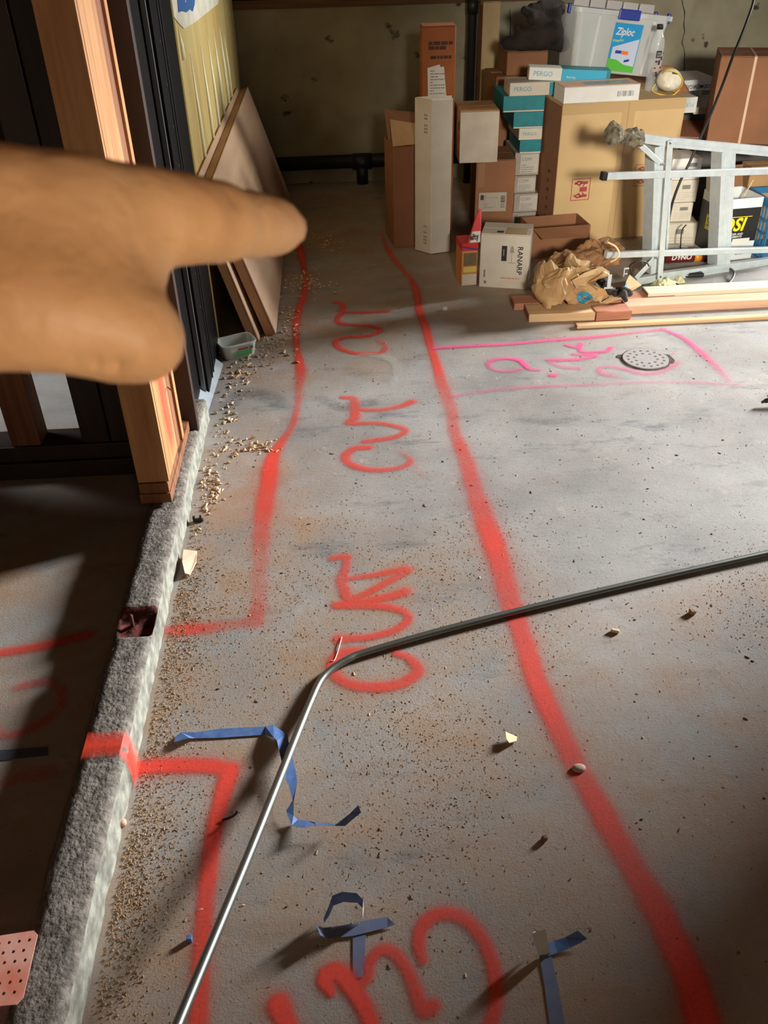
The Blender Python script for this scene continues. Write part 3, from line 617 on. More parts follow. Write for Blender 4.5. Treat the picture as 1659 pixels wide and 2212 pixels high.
strip('cross_arm', (BLUEF, BACK), [(G(*a) - c, G(*b) - c) for a, b in [((682, 1997, .032), (692, 2020, .028)), ((697, 2004, .01), (706, 2027, .008)), ((720, 2002, .004), (724, 2026, .004)), ((762, 1995, .004), (766, 2021, .004)), ((800, 1986, .004), (802, 2012, .004)), ((836, 1981, .004), (838, 2003, .004)), ((848, 1991, .006), (854, 1997, .004))]], t)
t, c = tape('blue tape strip running off the bottom edge right of the red letters', [((1210, 2300, .002), (1245, 2300, .002)), ((1186, 2205, .002), (1219, 2205, .002)), ((1176, 2130, .002), (1205, 2128, .002)), ((1165, 2064, .003), (1190, 2060, .003))], (BLUEF, BACK))
strip('lifted_end', (BACK, BLUE), [(G(*a) - c, G(*b) - c) for a, b in [((1165, 2064, .003), (1190, 2060, .003)), ((1155, 2040, .025), (1184, 2036, .04)), ((1149, 2016, .05), (1179, 2007, .06)), ((1155, 2012, .04), (1180, 2020, .02)), ((1168, 2024, .02), (1184, 2050, .008))]], t)
strip('cross_arm', (BLUE, BACK), [(G(*a) - c, G(*b) - c) for a, b in [((1178, 2040, .006), (1184, 2065, .005)), ((1196, 2033, .005), (1204, 2058, .004)), ((1222, 2024, .008), (1234, 2047, .006)), ((1248, 2010, .016), (1269, 2028, .012))]], t)
tape('dull flat tape strip on the dark floor left of the curb', [((-30, 1622, .002), (-30, 1646, .002)), ((50, 1617, .002), (50, 1637, .002)), ((104, 1613, .002), (104, 1632, .002))], (M('dirty_tape', S(74, 78, 88), 0.7), BACK))

# ================================================================ floor drain
dc = Vector((1.18, 3.055, 0)); t = thing('floor_drain', 'round perforated metal floor drain grate inside the pink outline', 'drain', dc)
circ = lambda r, x=0, y=0, n=10: [(x + r * math.cos(2 * PI * k / n), y + r * math.sin(2 * PI * k / n)) for k in range(n)]
hl = [circ(0.0062, 0.069 * math.cos(2 * PI * k / 16), 0.069 * math.sin(2 * PI * k / 16)) for k in range(16)] + [circ(0.0062, 0.044 * math.cos(2 * PI * (k + .5) / 10), 0.044 * math.sin(2 * PI * (k + .5) / 10)) for k in range(10)]
g = holed('grate', M('drain_metal', S(190, 194, 192), 0.45, 0.5, nz=30, col2=S(206, 190, 186)), circ(0.088, n=40), hl, 0.004, t); g.location = (0, 0, 0.0062)
pit = lathe('pit', M('drain_dark', S(12, 10, 9), 0.9), [(0.084, 0.0008), (0.084, 0.0020)], t, 30)
rag = []; n = 64
for k in range(n):
    a = 2 * PI * k / n; rag.append((0.091 * math.cos(a), 0.091 * math.sin(a), 0.003))
for k in range(n):
    a = 2 * PI * k / n; r = 0.096 + 0.007 * mnoise.noise(Vector((math.cos(a) * 3, math.sin(a) * 3, 0))) + (0.012 if abs((a + 0.5) % (2 * PI) - 0.45) < 0.35 else 0) + (0.014 if abs(a - 2.75) < 0.12 else 0); rag.append((r * math.cos(a), r * math.sin(a), 0.0022))
obj('broken_rim', rag, [(k, n + k, n + (k + 1) % n, (k + 1) % n) for k in range(n)], M('rusty_rim', S(84, 56, 44), 0.9, nz=50, col2=S(44, 32, 28), bump=(80, 1)), t)

# ================================================================ cartons
def carton(name, label, p, yaw, w, d, h, mat, tape_m=None, cat='box', group=None, flaps=True, bev=0.006):
    t = thing(name, label, cat, p, yaw, group)
    th = 0.004 if flaps else 0
    bx('body', mat, (0, 0, 0), (w, d, h - th - 0.0005 * (th > 0)), t, bev)
    if flaps:
        bx('flap', mat, (0.001, 0.001, h - th), (w - 0.001, d / 2 - 0.0015, h), t, 0.001)
        bx('flap', mat, (0.001, d / 2 + 0.0015, h - th), (w - 0.001, d - 0.001, h), t, 0.001)
    if tape_m:
        bx('packing_tape', tape_m, (-0.0008, d / 2 - 0.025, h + 0.0003), (w + 0.0008, d / 2 + 0.025, h + 0.001), t)
    return t
def fr(t, name, mat, x0, z0, x1, z1, off=0.0006):     # flat print on the front face
    return bx(name, mat, (x0, -off - 0.0006, z0), (x1, -off, z1), t)
def lf(t, name, mat, y0, z0, y1, z1, off=0.0006):     # on the left face
    return bx(name, mat, (-off - 0.0006, y0, z0), (-off, y1, z1), t)
def barcode(t, x0, z0, x1, z1, n=14, horiz=True, mat=INK):
    bm = bmesh.new(); s = (x1 - x0) / n if horiz else (z1 - z0) / n
    for k in range(n):
        if random.random() < 0.15: continue
        q = s * random.uniform(0.3, 0.75); r = bmesh.ops.create_cube(bm, size=1)['verts']
        a = (x0 + s * k, z0, x0 + s * k + q, z1) if horiz else (x0, z0 + s * k, x1, z0 + s * k + q)
        for v in r: v.co = Vector(((a[0] + a[2]) / 2 + v.co.x * (a[2] - a[0]), -0.0019 + v.co.y * 0.0006, (a[1] + a[3]) / 2 + v.co.z * (a[3] - a[1])))
    return bmobj('barcode', bm, mat, t)
def lines(t, x0, z0, x1, z1, n, mat=INKG, name='printed_lines', off=0.0016, th=0.45):
    bm = bmesh.new(); s = (z1 - z0) / n
    for k in range(n):
        x = x0
        while x < x1 - 0.002:
            wd = random.uniform(0.006, 0.03) * (x1 - x0) / 0.1; r = bmesh.ops.create_cube(bm, size=1)['verts']; e = min(x + wd, x1)
            for v in r: v.co = Vector(((x + e) / 2 + v.co.x * (e - x), -off + v.co.y * 0.0006, z0 + s * (k + 0.5) + v.co.z * s * th))
            x = e + 0.004 * (x1 - x0) / 0.1
            if random.random() < 0.12: break
    return bmobj(name, bm, mat, t)

# tall white carton, corner turned to the camera
wy = math.atan2(0.03, 0.104)
t = thing('tall_carton', 'tall narrow white carton standing on end with corner towards us', 'box', (0.472, 4.371, 0))
aL = Vector((0.398 - 0.472, 4.423 - 4.371, 0)); aR = Vector((0.576 - 0.472, 4.401 - 4.371, 0)); hh = 0.725
def quadbox(name, mat, o0, e1, e2, h, parent, z0=0.0):
    o0 = Vector(o0); P = [o0, o0 + e1, o0 + e1 + e2, o0 + e2]; vs = [p + Vector((0, 0, z0)) for p in P] + [p + Vector((0, 0, z0 + h)) for p in P]
    bm = bmesh.new(); vv = [bm.verts.new(v) for v in vs]
    for f in ((3, 2, 1, 0), (4, 5, 6, 7), (0, 1, 5, 4), (1, 2, 6, 5), (2, 3, 7, 6), (3, 0, 4, 7)): bm.faces.new([vv[i] for i in f])
    bmesh.ops.recalc_face_normals(bm, faces=bm.faces[:]); bmesh.ops.bevel(bm, geom=bm.edges[:], offset=0.003, segments=1, affect='EDGES')
    return bmobj(name, mat and bm, mat, parent)
nl = aR.normalized(); ml = Vector((-nl.y, nl.x, 0))
quadbox('body', WHITEY, (0, 0, 0.004), aR, Vector((aL.x * 1.0, aL.y * 1.6, 0)), hh, t)
eL = Vector((aL.x, aL.y * 1.6, 0)).normalized()
q = eL.cross(Vector((0, 0, 1))); q = -q if q.y > 0 else q
for z0 in [0.58, 0.595, 0.61, 0.64, 0.655, 0.05, 0.066, 0.082, 0.105, 0.135]:
    for s0 in (0.028, 0.040):
        plate('printed_code', INKG, [eL * s0 + Vector((0, 0, z0)) + q * 0.001, eL * (s0 + 0.007) + Vector((0, 0, z0)) + q * 0.001, eL * (s0 + 0.007) + Vector((0, 0, z0 + 0.008)) + q * 0.001, eL * s0 + Vector((0, 0, z0 + 0.008)) + q * 0.001], q, 0.0006, t)
# dark base foot of it (crushed lower edge)
# tall brown carton behind it
t = carton('tall_carton', 'tall orange brown carton with a taped paper receipt behind the white one', (0.463, 4.75, 0), 0.0, 0.165, 0.13, 0.99, CARDO)
pl = [(0.026, 0.808), (0.085, 0.822), (0.092, 0.81), (0.108, 0.812), (0.122, 0.68), (0.03, 0.668)]
r_ = plate('receipt', PAPER, [(x, -0.0015, z) for x, z in pl], (0, -1, 0), 0.0008, t); lines(t, 0.04, 0.685, 0.112, 0.80, 9, INKG, off=0.0028, th=0.3)
lines(t, 0.03, 0.885, 0.15, 0.925, 2, INKB, 'faded_printing', th=0.75); lines(t, 0.04, 0.845, 0.15, 0.862, 1, INKB, 'faded_printing', th=0.8)
fr(t, 'white_band', PAPER, 0.004, 0.655, 0.15, 0.68); lines(t, 0.01, 0.658, 0.14, 0.672, 1, INKB, off=0.0018, th=0.8)
# brown carton at the left of the white one, half open
t = thing('open_carton', 'brown carton with raised flap left of the tall white carton', 'box', (0.295, 4.50, 0), 0.12)
bx('body', CARDD, (0, 0, 0), (0.20, 0.24, 0.50), t, 0.004)
plate('flap', CARD, [(0.0, 0.0, 0.502), (0.17, -0.01, 0.51), (0.16, 0.09, 0.575), (0.01, 0.12, 0.60)], (0, 0, 1), 0.004, t)
plate('flap', CARDD, [(0.0, 0.12, 0.502), (0.2, 0.12, 0.502), (0.2, 0.22, 0.60), (0.0, 0.22, 0.63)], (0, 0.3, 1), 0.004, t)
# brown labelled carton with the white-fronted box on top
t = carton('labelled_carton', 'brown carton with wide shipping label under the white fronted box', (0.737, 4.66, 0), -0.05, 0.205, 0.30, 0.385, CARDD)
fr(t, 'shipping_label', M('dull_label', S(176, 164, 146), 0.6), 0.02, 0.125, 0.165, 0.222); lines(t, 0.045, 0.14, 0.12, 0.21, 7, INKG, off=0.0018, th=0.25); barcode(t, 0.135, 0.14, 0.158, 0.205, 14, False, INKB); fr(t, 'stamp_mark', INKB, 0.028, 0.185, 0.045, 0.21, 0.0018)
fr(t, 'clear_tape', M('tape_shine', S(150, 112, 80), 0.3), 0.01, 0.25, 0.045, 0.37)
t = carton('white_front_box', 'square box with white front and brown top left of the teal packs', (0.640, 4.61, 0.386), -0.015, 0.195, 0.26, 0.245, CARD, flaps=True)
fr(t, 'white_front', M('white_liner', S(206, 190, 170), 0.6, nz=8), 0.001, 0.001, 0.194, 0.240)
lf(t, 'printed_mark', INK, 0.02, 0.15, 0.06, 0.19); lf(t, 'printed_mark', INK, 0.02, 0.10, 0.04, 0.13)
# board boxes on the wall
t = carton('long_flat_box', 'long upright beige box leaning by the black vent pipe', (0.89, 5.60, 0), 0.0, 0.10, 0.12, 1.01, M('beige_card', S(186, 160, 116), 0.7, nz=5), flaps=True)
lf(t, 'painted_left_shade', CARDD, 0.003, 0.003, 0.117, 0.99)  # darker card colour paints the shade on the left side
# big dark carton behind the teal packs
carton('brown_carton', 'tall brown carton behind the stack of teal flooring packs', (0.90, 5.12, 0), 0.06, 0.24, 0.30, 0.70, CARDD, TAPE)
carton('brown_carton', 'wide brown carton standing under the clear storage bin', (1.19, 5.0, 0), 0.0, 0.64, 0.45, 0.675, CARDD, TAPE)
carton('brown_carton', 'small brown carton directly under the dark clothing bundle', (0.955, 5.13, 0.701), 0.0, 0.22, 0.28, 0.115, CARDD, None)

# flooring packs, ends towards us
def pack(label, x, z, w, h, yaw=0.0, kind='white', y=4.70, d=0.40, tilt=0.0):
    t = thing('flooring_pack', label, 'box', (x, y, z), yaw, 'flooring packs stacked behind the big carton', rot=(0, tilt, yaw))
    bx('body', WHITEY if kind == 'white' else M('teal_pack', S(0, 128, 134), 0.5, nz=30, col2=S(8, 112, 120)), (0, 0, 0), (w, d, h), t, 0.003)
    if kind == 'white' and w > 0.2: fr(t, 'lower_band', TEAL, w * 0.6, 0.002, w - 0.004, h - 0.002)
    if kind == 'white': txt('lettering', 'PERGO', 0.028 if w > 0.2 else 0.022, M('teal_ink', S(70, 150, 165), 0.5), t, (0.02, -0.0012, h * 0.5))
    if kind == 'teal': fr(t, 'pale_edge', WHITEY, 0.002, 0.001, w - 0.002, 0.007)
    return t
# grey small cartons at the base
for k, (z, h, dx, lb) in enumerate([(0.0, 0.098, 0.0, 'lowest small grey white carton beside the big carton, on the floor'), (0.099, 0.096, 0.005, 'second small grey white carton from the floor beside the big carton'), (0.196, 0.088, -0.01, 'third small grey white carton from the floor beside the big carton'), (0.285, 0.115, 0.0, 'fourth small grey white carton, just under the teal packs')]):
    t = carton('small_carton', lb, (0.95 + dx, 4.70 + 0.008 * k, z), 0.006 * (-1) ** k, 0.128, 0.30, h, M('grey_card', S(168, 158, 142), 0.7, nz=8), cat='box', group='small grey cartons under the flooring packs', flaps=False, bev=0.004)
    fr(t, 'printed_label', M('grey_label', S(188, 180, 166), 0.6), 0.03, 0.012, 0.124, h - 0.01); txt('lettering', 'COFF', 0.022, INKG, t, (0.035, -0.0022, h * 0.7)); lines(t, 0.035, 0.014, 0.10, h * 0.5, 4, INKG, off=0.0018, th=0.3)
pack('lower teal banded white flooring pack resting on the small cartons', 0.965, 0.401, 0.112, 0.064, 0.0, 'teal', d=0.3)
pack('white flooring pack with faint lettering between the teal packs', 0.957, 0.466, 0.12, 0.056, 0.0, 'white', d=0.3)
pack('upper plain teal flooring pack, second from the top', 0.925, 0.523, 0.152, 0.077, 0.0, 'teal', d=0.3)
pack('broad teal flooring pack directly under the white lettered pack', 0.868, 0.601, 0.21, 0.076, 0.0, 'teal', d=0.3)
pack('white flooring pack with crushed end on top of the teal packs', 0.893, 0.678, 0.33, 0.060, 0.0, 'white', y=4.68, d=0.17)
t = pack('tilted white and teal flooring pack at the very top of the stack', 0.992, 0.745, 0.40, 0.055, -0.12, 'none', y=4.72, d=0.11, tilt=0.05)
bx('white_end', WHITEB, (-0.001, -0.001, -0.0005), (0.16, 0.10, 0.056), t, 0.002); fr(t, 'cyan_band', CYAN, 0.161, 0.001, 0.38, 0.053); txt('lettering', 'PERGO', 0.03, M('teal_ink2', S(90, 160, 175), 0.5), t, (0.02, -0.0022, 0.028)); txt('lettering', 'flooring', 0.014, WHITEB, t, (0.185, -0.0016, 0.018))
# right-hand ends of the same packs beyond the big carton
t = pack('white flooring pack end with upside down lettering right of the big carton', 1.80, 0.535, 0.13, 0.075, 0.1, 'none', y=4.86, d=0.3); bx('white_end', WHITEB, (-0.001, -0.001, -0.0005), (0.131, 0.2, 0.0755), t, 0.002)
txt('lettering', 'PERGO', 0.03, M('teal_ink3', S(130, 190, 200), 0.5), t, (0.115, -0.0022, 0.04), (PI / 2, PI, 0))
t = carton('flat_white_box', 'flat white box with upside down dark lettering near the right carton', (1.96, 5.18, 0.585), 0.06, 0.20, 0.30, 0.055, WHITEB, flaps=False, bev=0.003); txt('lettering', 'GODMORGON', 0.027, INK, t, (0.175, -0.0012, 0.022), (PI / 2, PI, 0), bold=0.01)
t = carton('flat_white_box', 'thin white box edge between lettered box and right brown carton', (1.97, 5.0, 0.50), -0.06, 0.22, 0.34, 0.035, WHITEY, flaps=False, bev=0.003)
carton('grey_support_box', 'grey box holding up the flat white boxes at the right', (1.92, 5.25, 0.0), 0.0, 0.40, 0.5, 0.498, M('grey_board', S(120, 112, 98), 0.8, nz=5), flaps=True)
bx('flat_pad', WHITEY, (2.0, 5.36, 0.5), (2.14, 5.46, 0.584)); tag(bpy.data.objects['flat_pad'], 'white foam block wedged under the lettered white box', 'block')

# ---------------------------------------------------------------- big pale carton
bw, bd, bh = 0.63, 0.46, 0.672
yawb = math.atan2(4.60 - 4.48, 1.73 - 1.11)
big = carton('large_carton', 'large pale cardboard carton with red handling symbols behind the ladder', (1.115, 4.47, 0), yawb * 0.55, bw, bd, bh, CARDL, None)
lf(big, 'painted_side_shade', CARDD, 0.004, 0.004, bd - 0.004, bh - 0.01)  # shade of the left side put into a darker card sheet
fr(big, 'centre_seam', M('seam_line', S(160, 124, 80), 0.7), 0.335, 0.004, 0.3385, bh - 0.006); fr(big, 'seam_tape', TAPE, 0.305, 0.004, 0.372, bh - 0.006, 0.0003)
fr(big, 'small_sticker', PAPER, 0.03, 0.075, 0.09, 0.115); barcode(big, 0.06, 0.095, 0.085, 0.11, 8)
def handling_mark(t, x, z, s, m=INKR):
    """square frame with two porters lifting a load, turned on its side as printed"""
    bm = bmesh.new()
    def bar(x0, z0, x1, z1, wd):
        a, b = Vector((x0, 0, z0)), Vector((x1, 0, z1)); L = (b - a).length; ang = math.atan2(z1 - z0, x1 - x0); r = bmesh.ops.create_cube(bm, size=1)['verts']
        for v in r:
            p = Vector((v.co.x * (L + wd * 0.6), v.co.z * wd)); v.co = Vector((x + s * ((x0 + x1) / 2) + s * (p.x * math.cos(ang) - p.y * math.sin(ang)), -0.0016 + v.co.y * 0.0006, z + s * ((z0 + z1) / 2) + s * (p.x * math.sin(ang) + p.y * math.cos(ang))))
    for e in ((0, 0, 1, 0), (1, 0, 1, 1.1), (1, 1.1, 0, 1.1), (0, 1.1, 0, 0)): bar(*e, 0.035)
    for zs in (1, -1):
        q = lambda z_: 0.55 + zs * z_
        bar(0.84, q(0.34), 0.80, q(0.34), 0.13); bar(0.74, q(0.33), 0.52, q(0.36), 0.14); bar(0.52, q(0.36), 0.42, q(0.22), 0.09); bar(0.42, q(0.22), 0.20, q(0.34), 0.08); bar(0.50, q(0.38), 0.36, q(0.42), 0.08); bar(0.36, q(0.42), 0.16, q(0.30), 0.08); bar(0.70, q(0.30), 0.62, q(0.16), 0.06)
    bar(0.78, 0.55, 0.52, 0.55, 0.24)
    return bmobj('handling_symbol', bm, m, t)
handling_mark(big, 0.085, 0.215, 0.095); handling_mark(big, 0.415, 0.265, 0.095, M('red_ink_pale', S(176, 96, 84), 0.6))
for k in range(7): lf(big, 'printed_mark', INKB, 0.10 + 0.012 * (k % 2), 0.06 + 0.045 * k, 0.13, 0.075 + 0.045 * k, 0.0014)
fr(big, 'packing_tape', TAPE, 0.0, bh - 0.05, bw, bh - 0.004, 0.0004)
tz = bh
def on_big(px, py, z=tz): return G(px, py, z)
# window box
p = on_big(1217, 225); t = thing('window_box', 'white gift box with clear window lying on the large carton', 'box', p, yawb * 0.4)
wv = 0.375
bx('lower_shell', WHITEB, (0, 0, 0.001), (wv, 0.16, 0.071), t, 0.002)
LID = M('beige_lid', S(206, 168, 138), 0.6)
for nm, a0, a1 in (('lid_rail', (0, 0, .0715), (wv, 0.028, .075)), ('lid_rail', (0, 0.135, .0715), (wv, 0.16, .075)), ('lid_end', (0, 0.0285, .0715), (0.11, 0.1345, .075)), ('lid_end', (wv - 0.03, 0.0285, .0715), (wv, 0.1345, .075))): bx(nm, LID, a0, a1, t, 0.001)
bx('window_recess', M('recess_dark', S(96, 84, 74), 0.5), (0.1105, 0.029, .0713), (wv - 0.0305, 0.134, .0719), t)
bx('window_film', M('clear_film', S(220, 220, 216), 0.15, alpha=0.3), (0.1105, 0.029, .0735), (wv - 0.0305, 0.134, .0739), t)
barcode(t, 0.262, 0.022, 0.345, 0.046, 26, True, INKG)
# bottle
CLEAR = M('clear_plastic', S(236, 240, 240), 0.08, alpha=0.22, spec=0.9)
p = G(1398, 202, tz) + Vector((0.035, 0.05, 0)); t = thing('water_bottle', 'clear plastic bottle with black cap standing on the large carton', 'bottle', p, 0.2)
lathe('bottle_body', CLEAR, [(0.028, 0.001), (0.033, 0.008), (0.034, 0.02), (0.0335, 0.10), (0.034, 0.20), (0.032, 0.225), (0.024, 0.248), (0.0145, 0.262), (0.0135, 0.272), (0.0135, 0.276)], t)
lathe('bottle_cap', RUBBER, [(0.0155, 0.2765), (0.0155, 0.296), (0.0145, 0.298)], t, 20)
def wrapmark(name, mat, a0, a1, z0, z1, r=0.0347):
    vs = []; n = 6
    for k in range(n + 1):
        a = a0 + (a1 - a0) * k / n
        for z in (z0, z1): vs.append((r * math.cos(a), r * math.sin(a), z))
    return obj(name, vs, [(2 * k, 2 * k + 2, 2 * k + 3, 2 * k + 1) for k in range(n)], mat, t)
wrapmark('black_square', INK, -2.1, -1.3, 0.155, 0.187); txt('square_lettering', 'LIFE', 0.012, PAPER, t, (-0.014, -0.0355, 0.175), sx=0.9); txt('square_lettering', 'WTR', 0.012, PAPER, t, (-0.014, -0.0355, 0.163), sx=0.9)
wrapmark('red_mark', M('red_mark', S(214, 50, 80), 0.5), -1.35, -0.7, 0.066, 0.078)
for a0, z0, dz in ((-2.1, 0.135, 0.01), (-1.7, 0.125, 0.02), (-1.35, 0.145, 0.018), (-1.3, 0.108, 0.008), (-2.2, 0.108, 0.006), (-1.9, 0.072, 0.02), (-1.2, 0.092, 0.006), (-0.95, 0.17, 0.008), (-2.0, 0.09, 0.004)): wrapmark('drawn_mark', M('maroon_ink', S(64, 30, 34), 0.6), a0, a0 + 0.32, z0, z0 + dz)
# dust mask
p = G(1447, 206, tz); t = thing('dust_mask', 'white cup dust mask with yellow straps on the large carton corner', 'mask', p + Vector((0, 0.055, 0.012)), 0.3, rot=(0.35, 0.1, -0.35))
vs = []; fs = []; na, nb = 20, 8
for s_, th in ((1, 0), (0.95, 0)):
    for j in range(nb + 1):
        b_ = j / nb * PI / 2
        for k in range(na):
            a = 2 * PI * k / na; r = 1 - (j / nb) ** 1.7
            vs.append((0.062 * s_ * r * math.cos(a), -0.062 * s_ * (j / nb) ** 0.9, 0.052 + 0.055 * s_ * r * math.sin(a) * (1.15 if math.sin(a) > 0 else 0.9)))
for L in range(2):
    for j in range(nb):
        for k in range(na):
            q = (L * (nb + 1) * na + j * na + k, L * (nb + 1) * na + j * na + (k + 1) % na, L * (nb + 1) * na + (j + 1) * na + (k + 1) % na, L * (nb + 1) * na + (j + 1) * na + k); fs.append(q if L == 0 else q[::-1])
for k in range(na): fs.append((k, (nb + 1) * na + k, (nb + 1) * na + (k + 1) % na, (k + 1) % na))
obj('cup', vs, fs, M('mask_fibre', S(236, 228, 204), 0.85, nz=40), t, True)
YST = M('yellow_elastic', S(228, 196, 70), 0.6)
tube('strap', YST, crv([(-0.05, -0.005, 0.075), (-0.02, -0.035, 0.118), (0.03, -0.03, 0.11), (0.062, -0.01, 0.07), (0.06, 0.01, 0.02), (0.03, 0.02, 0.004)], 6), 0.003, t, 6)
tube('strap', YST, crv([(-0.06, -0.005, 0.03), (-0.07, -0.02, 0.004), (-0.03, -0.045, 0.003), (0.03, -0.04, 0.003), (0.06, -0.01, 0.02)], 6), 0.003, t, 6)
bx('nose_clip', M('nose_metal', S(110, 96, 84), 0.4, 0.6), (0.005, -0.03, 0.103), (0.03, -0.022, 0.108), t, 0.001)

# ---------------------------------------------------------------- clear storage bin
bl_, br_ = G(1232, 148, 0.76), G(1384, 170, 0.76)
yw = 0.02
t = thing('storage_bin', 'clear plastic storage bin with blue latches on top of the boxes', 'bin', V(1234, 150, 4.86), yw, rot=(-0.05, 0.12, yw))
BINM = M('frosted_plastic', S(226, 228, 226), 0.35, alpha=0.42, spec=0.6)
def bin_shell(w0, d0, w1, d1, h, th):
    def rr(w, d, z, r=0.03, n=5):
        out = []
        for cx_, cy_, a0 in ((w / 2 - r, d / 2 - r, 0), (-w / 2 + r, d / 2 - r, PI / 2), (-w / 2 + r, -d / 2 + r, PI), (w / 2 - r, -d / 2 + r, 1.5 * PI)):
            for k in range(n): a = a0 + PI / 2 * k / (n - 1); out.append((W0 / 2 + cx_ + r * math.cos(a), D0 / 2 + cy_ + r * math.sin(a), z))
        return out
    W0, D0 = w0, d0; R = [rr(w0, d0, 0), rr(w1, d1, h), rr(w1 + .03, d1 + .03, h + 0.001), rr(w1 + .03, d1 + .03, h + 0.022), rr(w1 - 2 * th, d1 - 2 * th, h + 0.022), rr(w0 - 2 * th, d0 - 2 * th, th)]
    n = 20; vs = sum(R, []); fs = []
    for i in range(len(R) - 1):
        for k in range(n): fs.append((i * n + k, i * n + (k + 1) % n, (i + 1) * n + (k + 1) % n, (i + 1) * n + k))
    fs.append(tuple(range(n))[::-1]); fs.append(tuple(5 * n + k for k in range(n))); return vs, fs
bW, bD, bH = 0.42, 0.28, 0.255
vs, fs = bin_shell(bW, bD, bW + 0.055, bD + 0.05, bH, 0.003); obj('bin_body', vs, fs, BINM, t)
RIBM = M('bin_rib', S(240, 240, 236), 0.4, trans=0.3)
for x in (0.085, 0.36): oriented('bin_rib', RIBM, (x, -0.001, 0.008), (x + 0.014, -0.001, 0.008), (-0.004 if x < 0.2 else 0.004, -0.023, 0.238), (0, -0.003, 0), t, 0)
LATCH = M('blue_plastic', S(34, 54, 150), 0.4)
def latch(x, y, wx, wy_, yaw_):
    L = bx('latch', LATCH, (x - wx / 2, y - wy_ / 2, bH - 0.012), (x + wx / 2, y + wy_ / 2, bH + 0.034), t, 0.006); return L
latch(0.23, -0.046, 0.11, 0.014, 0); latch(-0.05, 0.06, 0.014, 0.03, 0); latch(-0.05, 0.25, 0.014, 0.03, 0); latch(bW + 0.05, 0.06, 0.016, 0.03, 0); latch(bW + 0.05, 0.25, 0.016, 0.03, 0); latch(0.16, bD + 0.046, 0.11, 0.014, 0)
for k in range(5): bx('lid_section', M('lid_plastic', S(214, 208, 204), 0.4, trans=0.35), (0.02 + 0.088 * k, bD - 0.04, bH + 0.023), (0.10 + 0.088 * k, bD + 0.02, bH + 0.062), t, 0.004)
def ins(x0, z0, x1, z1, off):   # a sheet just in front of the sloping front wall
    f_ = lambda x, z: Vector((x, -0.0035 - 0.025 * z / bH - off, z)); return [f_(x0, z0), f_(x1, z0), f_(x1, z1), f_(x0, z1)]
lx, lw, lz0, lz1 = 0.175, 0.145, 0.012, 0.228
plate('label_sheet', M('blue_label', S(26, 148, 206), 0.4), ins(lx, lz0, lx + lw, lz1, 0), (0, -1, 0), 0.0005, t)
sl = lambda x, z, off: Vector((x, -0.0035 - 0.025 * z / bH - off, z))
plate('label_photo', M('label_picture', S(196, 206, 226), 0.4), [sl(lx + 0.012, 0.05, .0008), sl(lx + lw - 0.004, 0.03, .0008), sl(lx + lw - 0.004, 0.165, .0008), sl(lx + 0.012, 0.12, .0008)], (0, -1, 0), 0.0004, t)
plate('label_green', M('label_green', S(90, 186, 60), 0.4), [sl(lx, lz0, .0014), sl(lx + lw, lz0, .0014), sl(lx + lw, 0.04, .0014), sl(lx + 0.09, 0.045, .0014), sl(lx + 0.045, 0.065, .0014), sl(lx, 0.068, .0014)], (0, -1, 0), 0.0004, t)
plate('pictured_latch', LATCH, [sl(lx + 0.03, 0.093, .0016), sl(lx + 0.062, 0.093, .0016), sl(lx + 0.062, 0.107, .0016), sl(lx + 0.03, 0.107, .0016)], (0, -1, 0), 0.0004, t)
plate('pictured_toy', M('orange_print', S(240, 120, 40), 0.4), [sl(lx + 0.063, 0.091, .0016), sl(lx + 0.098, 0.09, .0016), sl(lx + 0.098, 0.106, .0016), sl(lx + 0.063, 0.107, .0016)], (0, -1, 0), 0.0004, t)
plate('pictured_latch', LATCH, [sl(lx + 0.085, 0.055, .0016), sl(lx + 0.112, 0.062, .0016), sl(lx + 0.112, 0.073, .0016), sl(lx + 0.085, 0.066, .0016)], (0, -1, 0), 0.0004, t)
rt = math.atan2(0.025, bH)
txt('lettering', 'Ziploc', 0.046, WHITEB, t, tuple(sl(lx + 0.012, 0.19, .0012)), (PI / 2 + rt, 0, 0), sx=0.78, shear=0.2, bold=0.02)
txt('lettering', 'Weathertight Box', 0.02, M('lime_print', S(200, 230, 80), 0.5), t, tuple(sl(lx + 0.004, 0.146, .0012)), (PI / 2 + rt, -0.16, 0), sx=0.86)

# dark cloth bundle left of the bin
def pxcap(px0, py0, px1, py1, Y0, Y1, r0, r1): return (V(px0, py0, Y0), V(px1, py1, Y1), r0, r1)
Yc = 5.05
caps = [pxcap(1098, 93, 1128, 97, Yc, Yc, 0.034, 0.026), pxcap(1128, 97, 1175, 88, Yc, Yc, 0.026, 0.045), pxcap(1119, 60, 1128, 92, Yc + .02, Yc, 0.019, 0.026), pxcap(1128, 75, 1195, 70, Yc, Yc, 0.03, 0.055), pxcap(1133, 22, 1165, 40, Yc + .02, Yc + .02, 0.02, 0.035), pxcap(1150, 20, 1195, 30, Yc + .04, Yc + .05, 0.03, 0.045), pxcap(1150, 42, 1196, 56, Yc - .01, Yc + .05, 0.028, 0.045), pxcap(1168, 12, 1205, 18, Yc + .05, Yc + .08, 0.025, 0.04), pxcap(1180, 92, 1215, 95, Yc + .02, Yc + .06, 0.03, 0.04)]
o = sdf_mesh('cloth_bundle', M('dark_brown_cloth', S(44, 32, 26), 0.9, nz=14, col2=S(26, 19, 16), bump=(50, 0.6)), caps, 0.008, 0.012, None)
tag(o, 'crumpled dark brown clothing bundle heaped left of the clear bin', 'clothing')
caps = [pxcap(1418, 152, 1446, 158, 5.0, 5.0, 0.03, 0.03), pxcap(1446, 158, 1480, 196, 5.0, 5.0, 0.03, 0.02), pxcap(1428, 180, 1460, 195, 5.0, 5.0, 0.03, 0.03)]
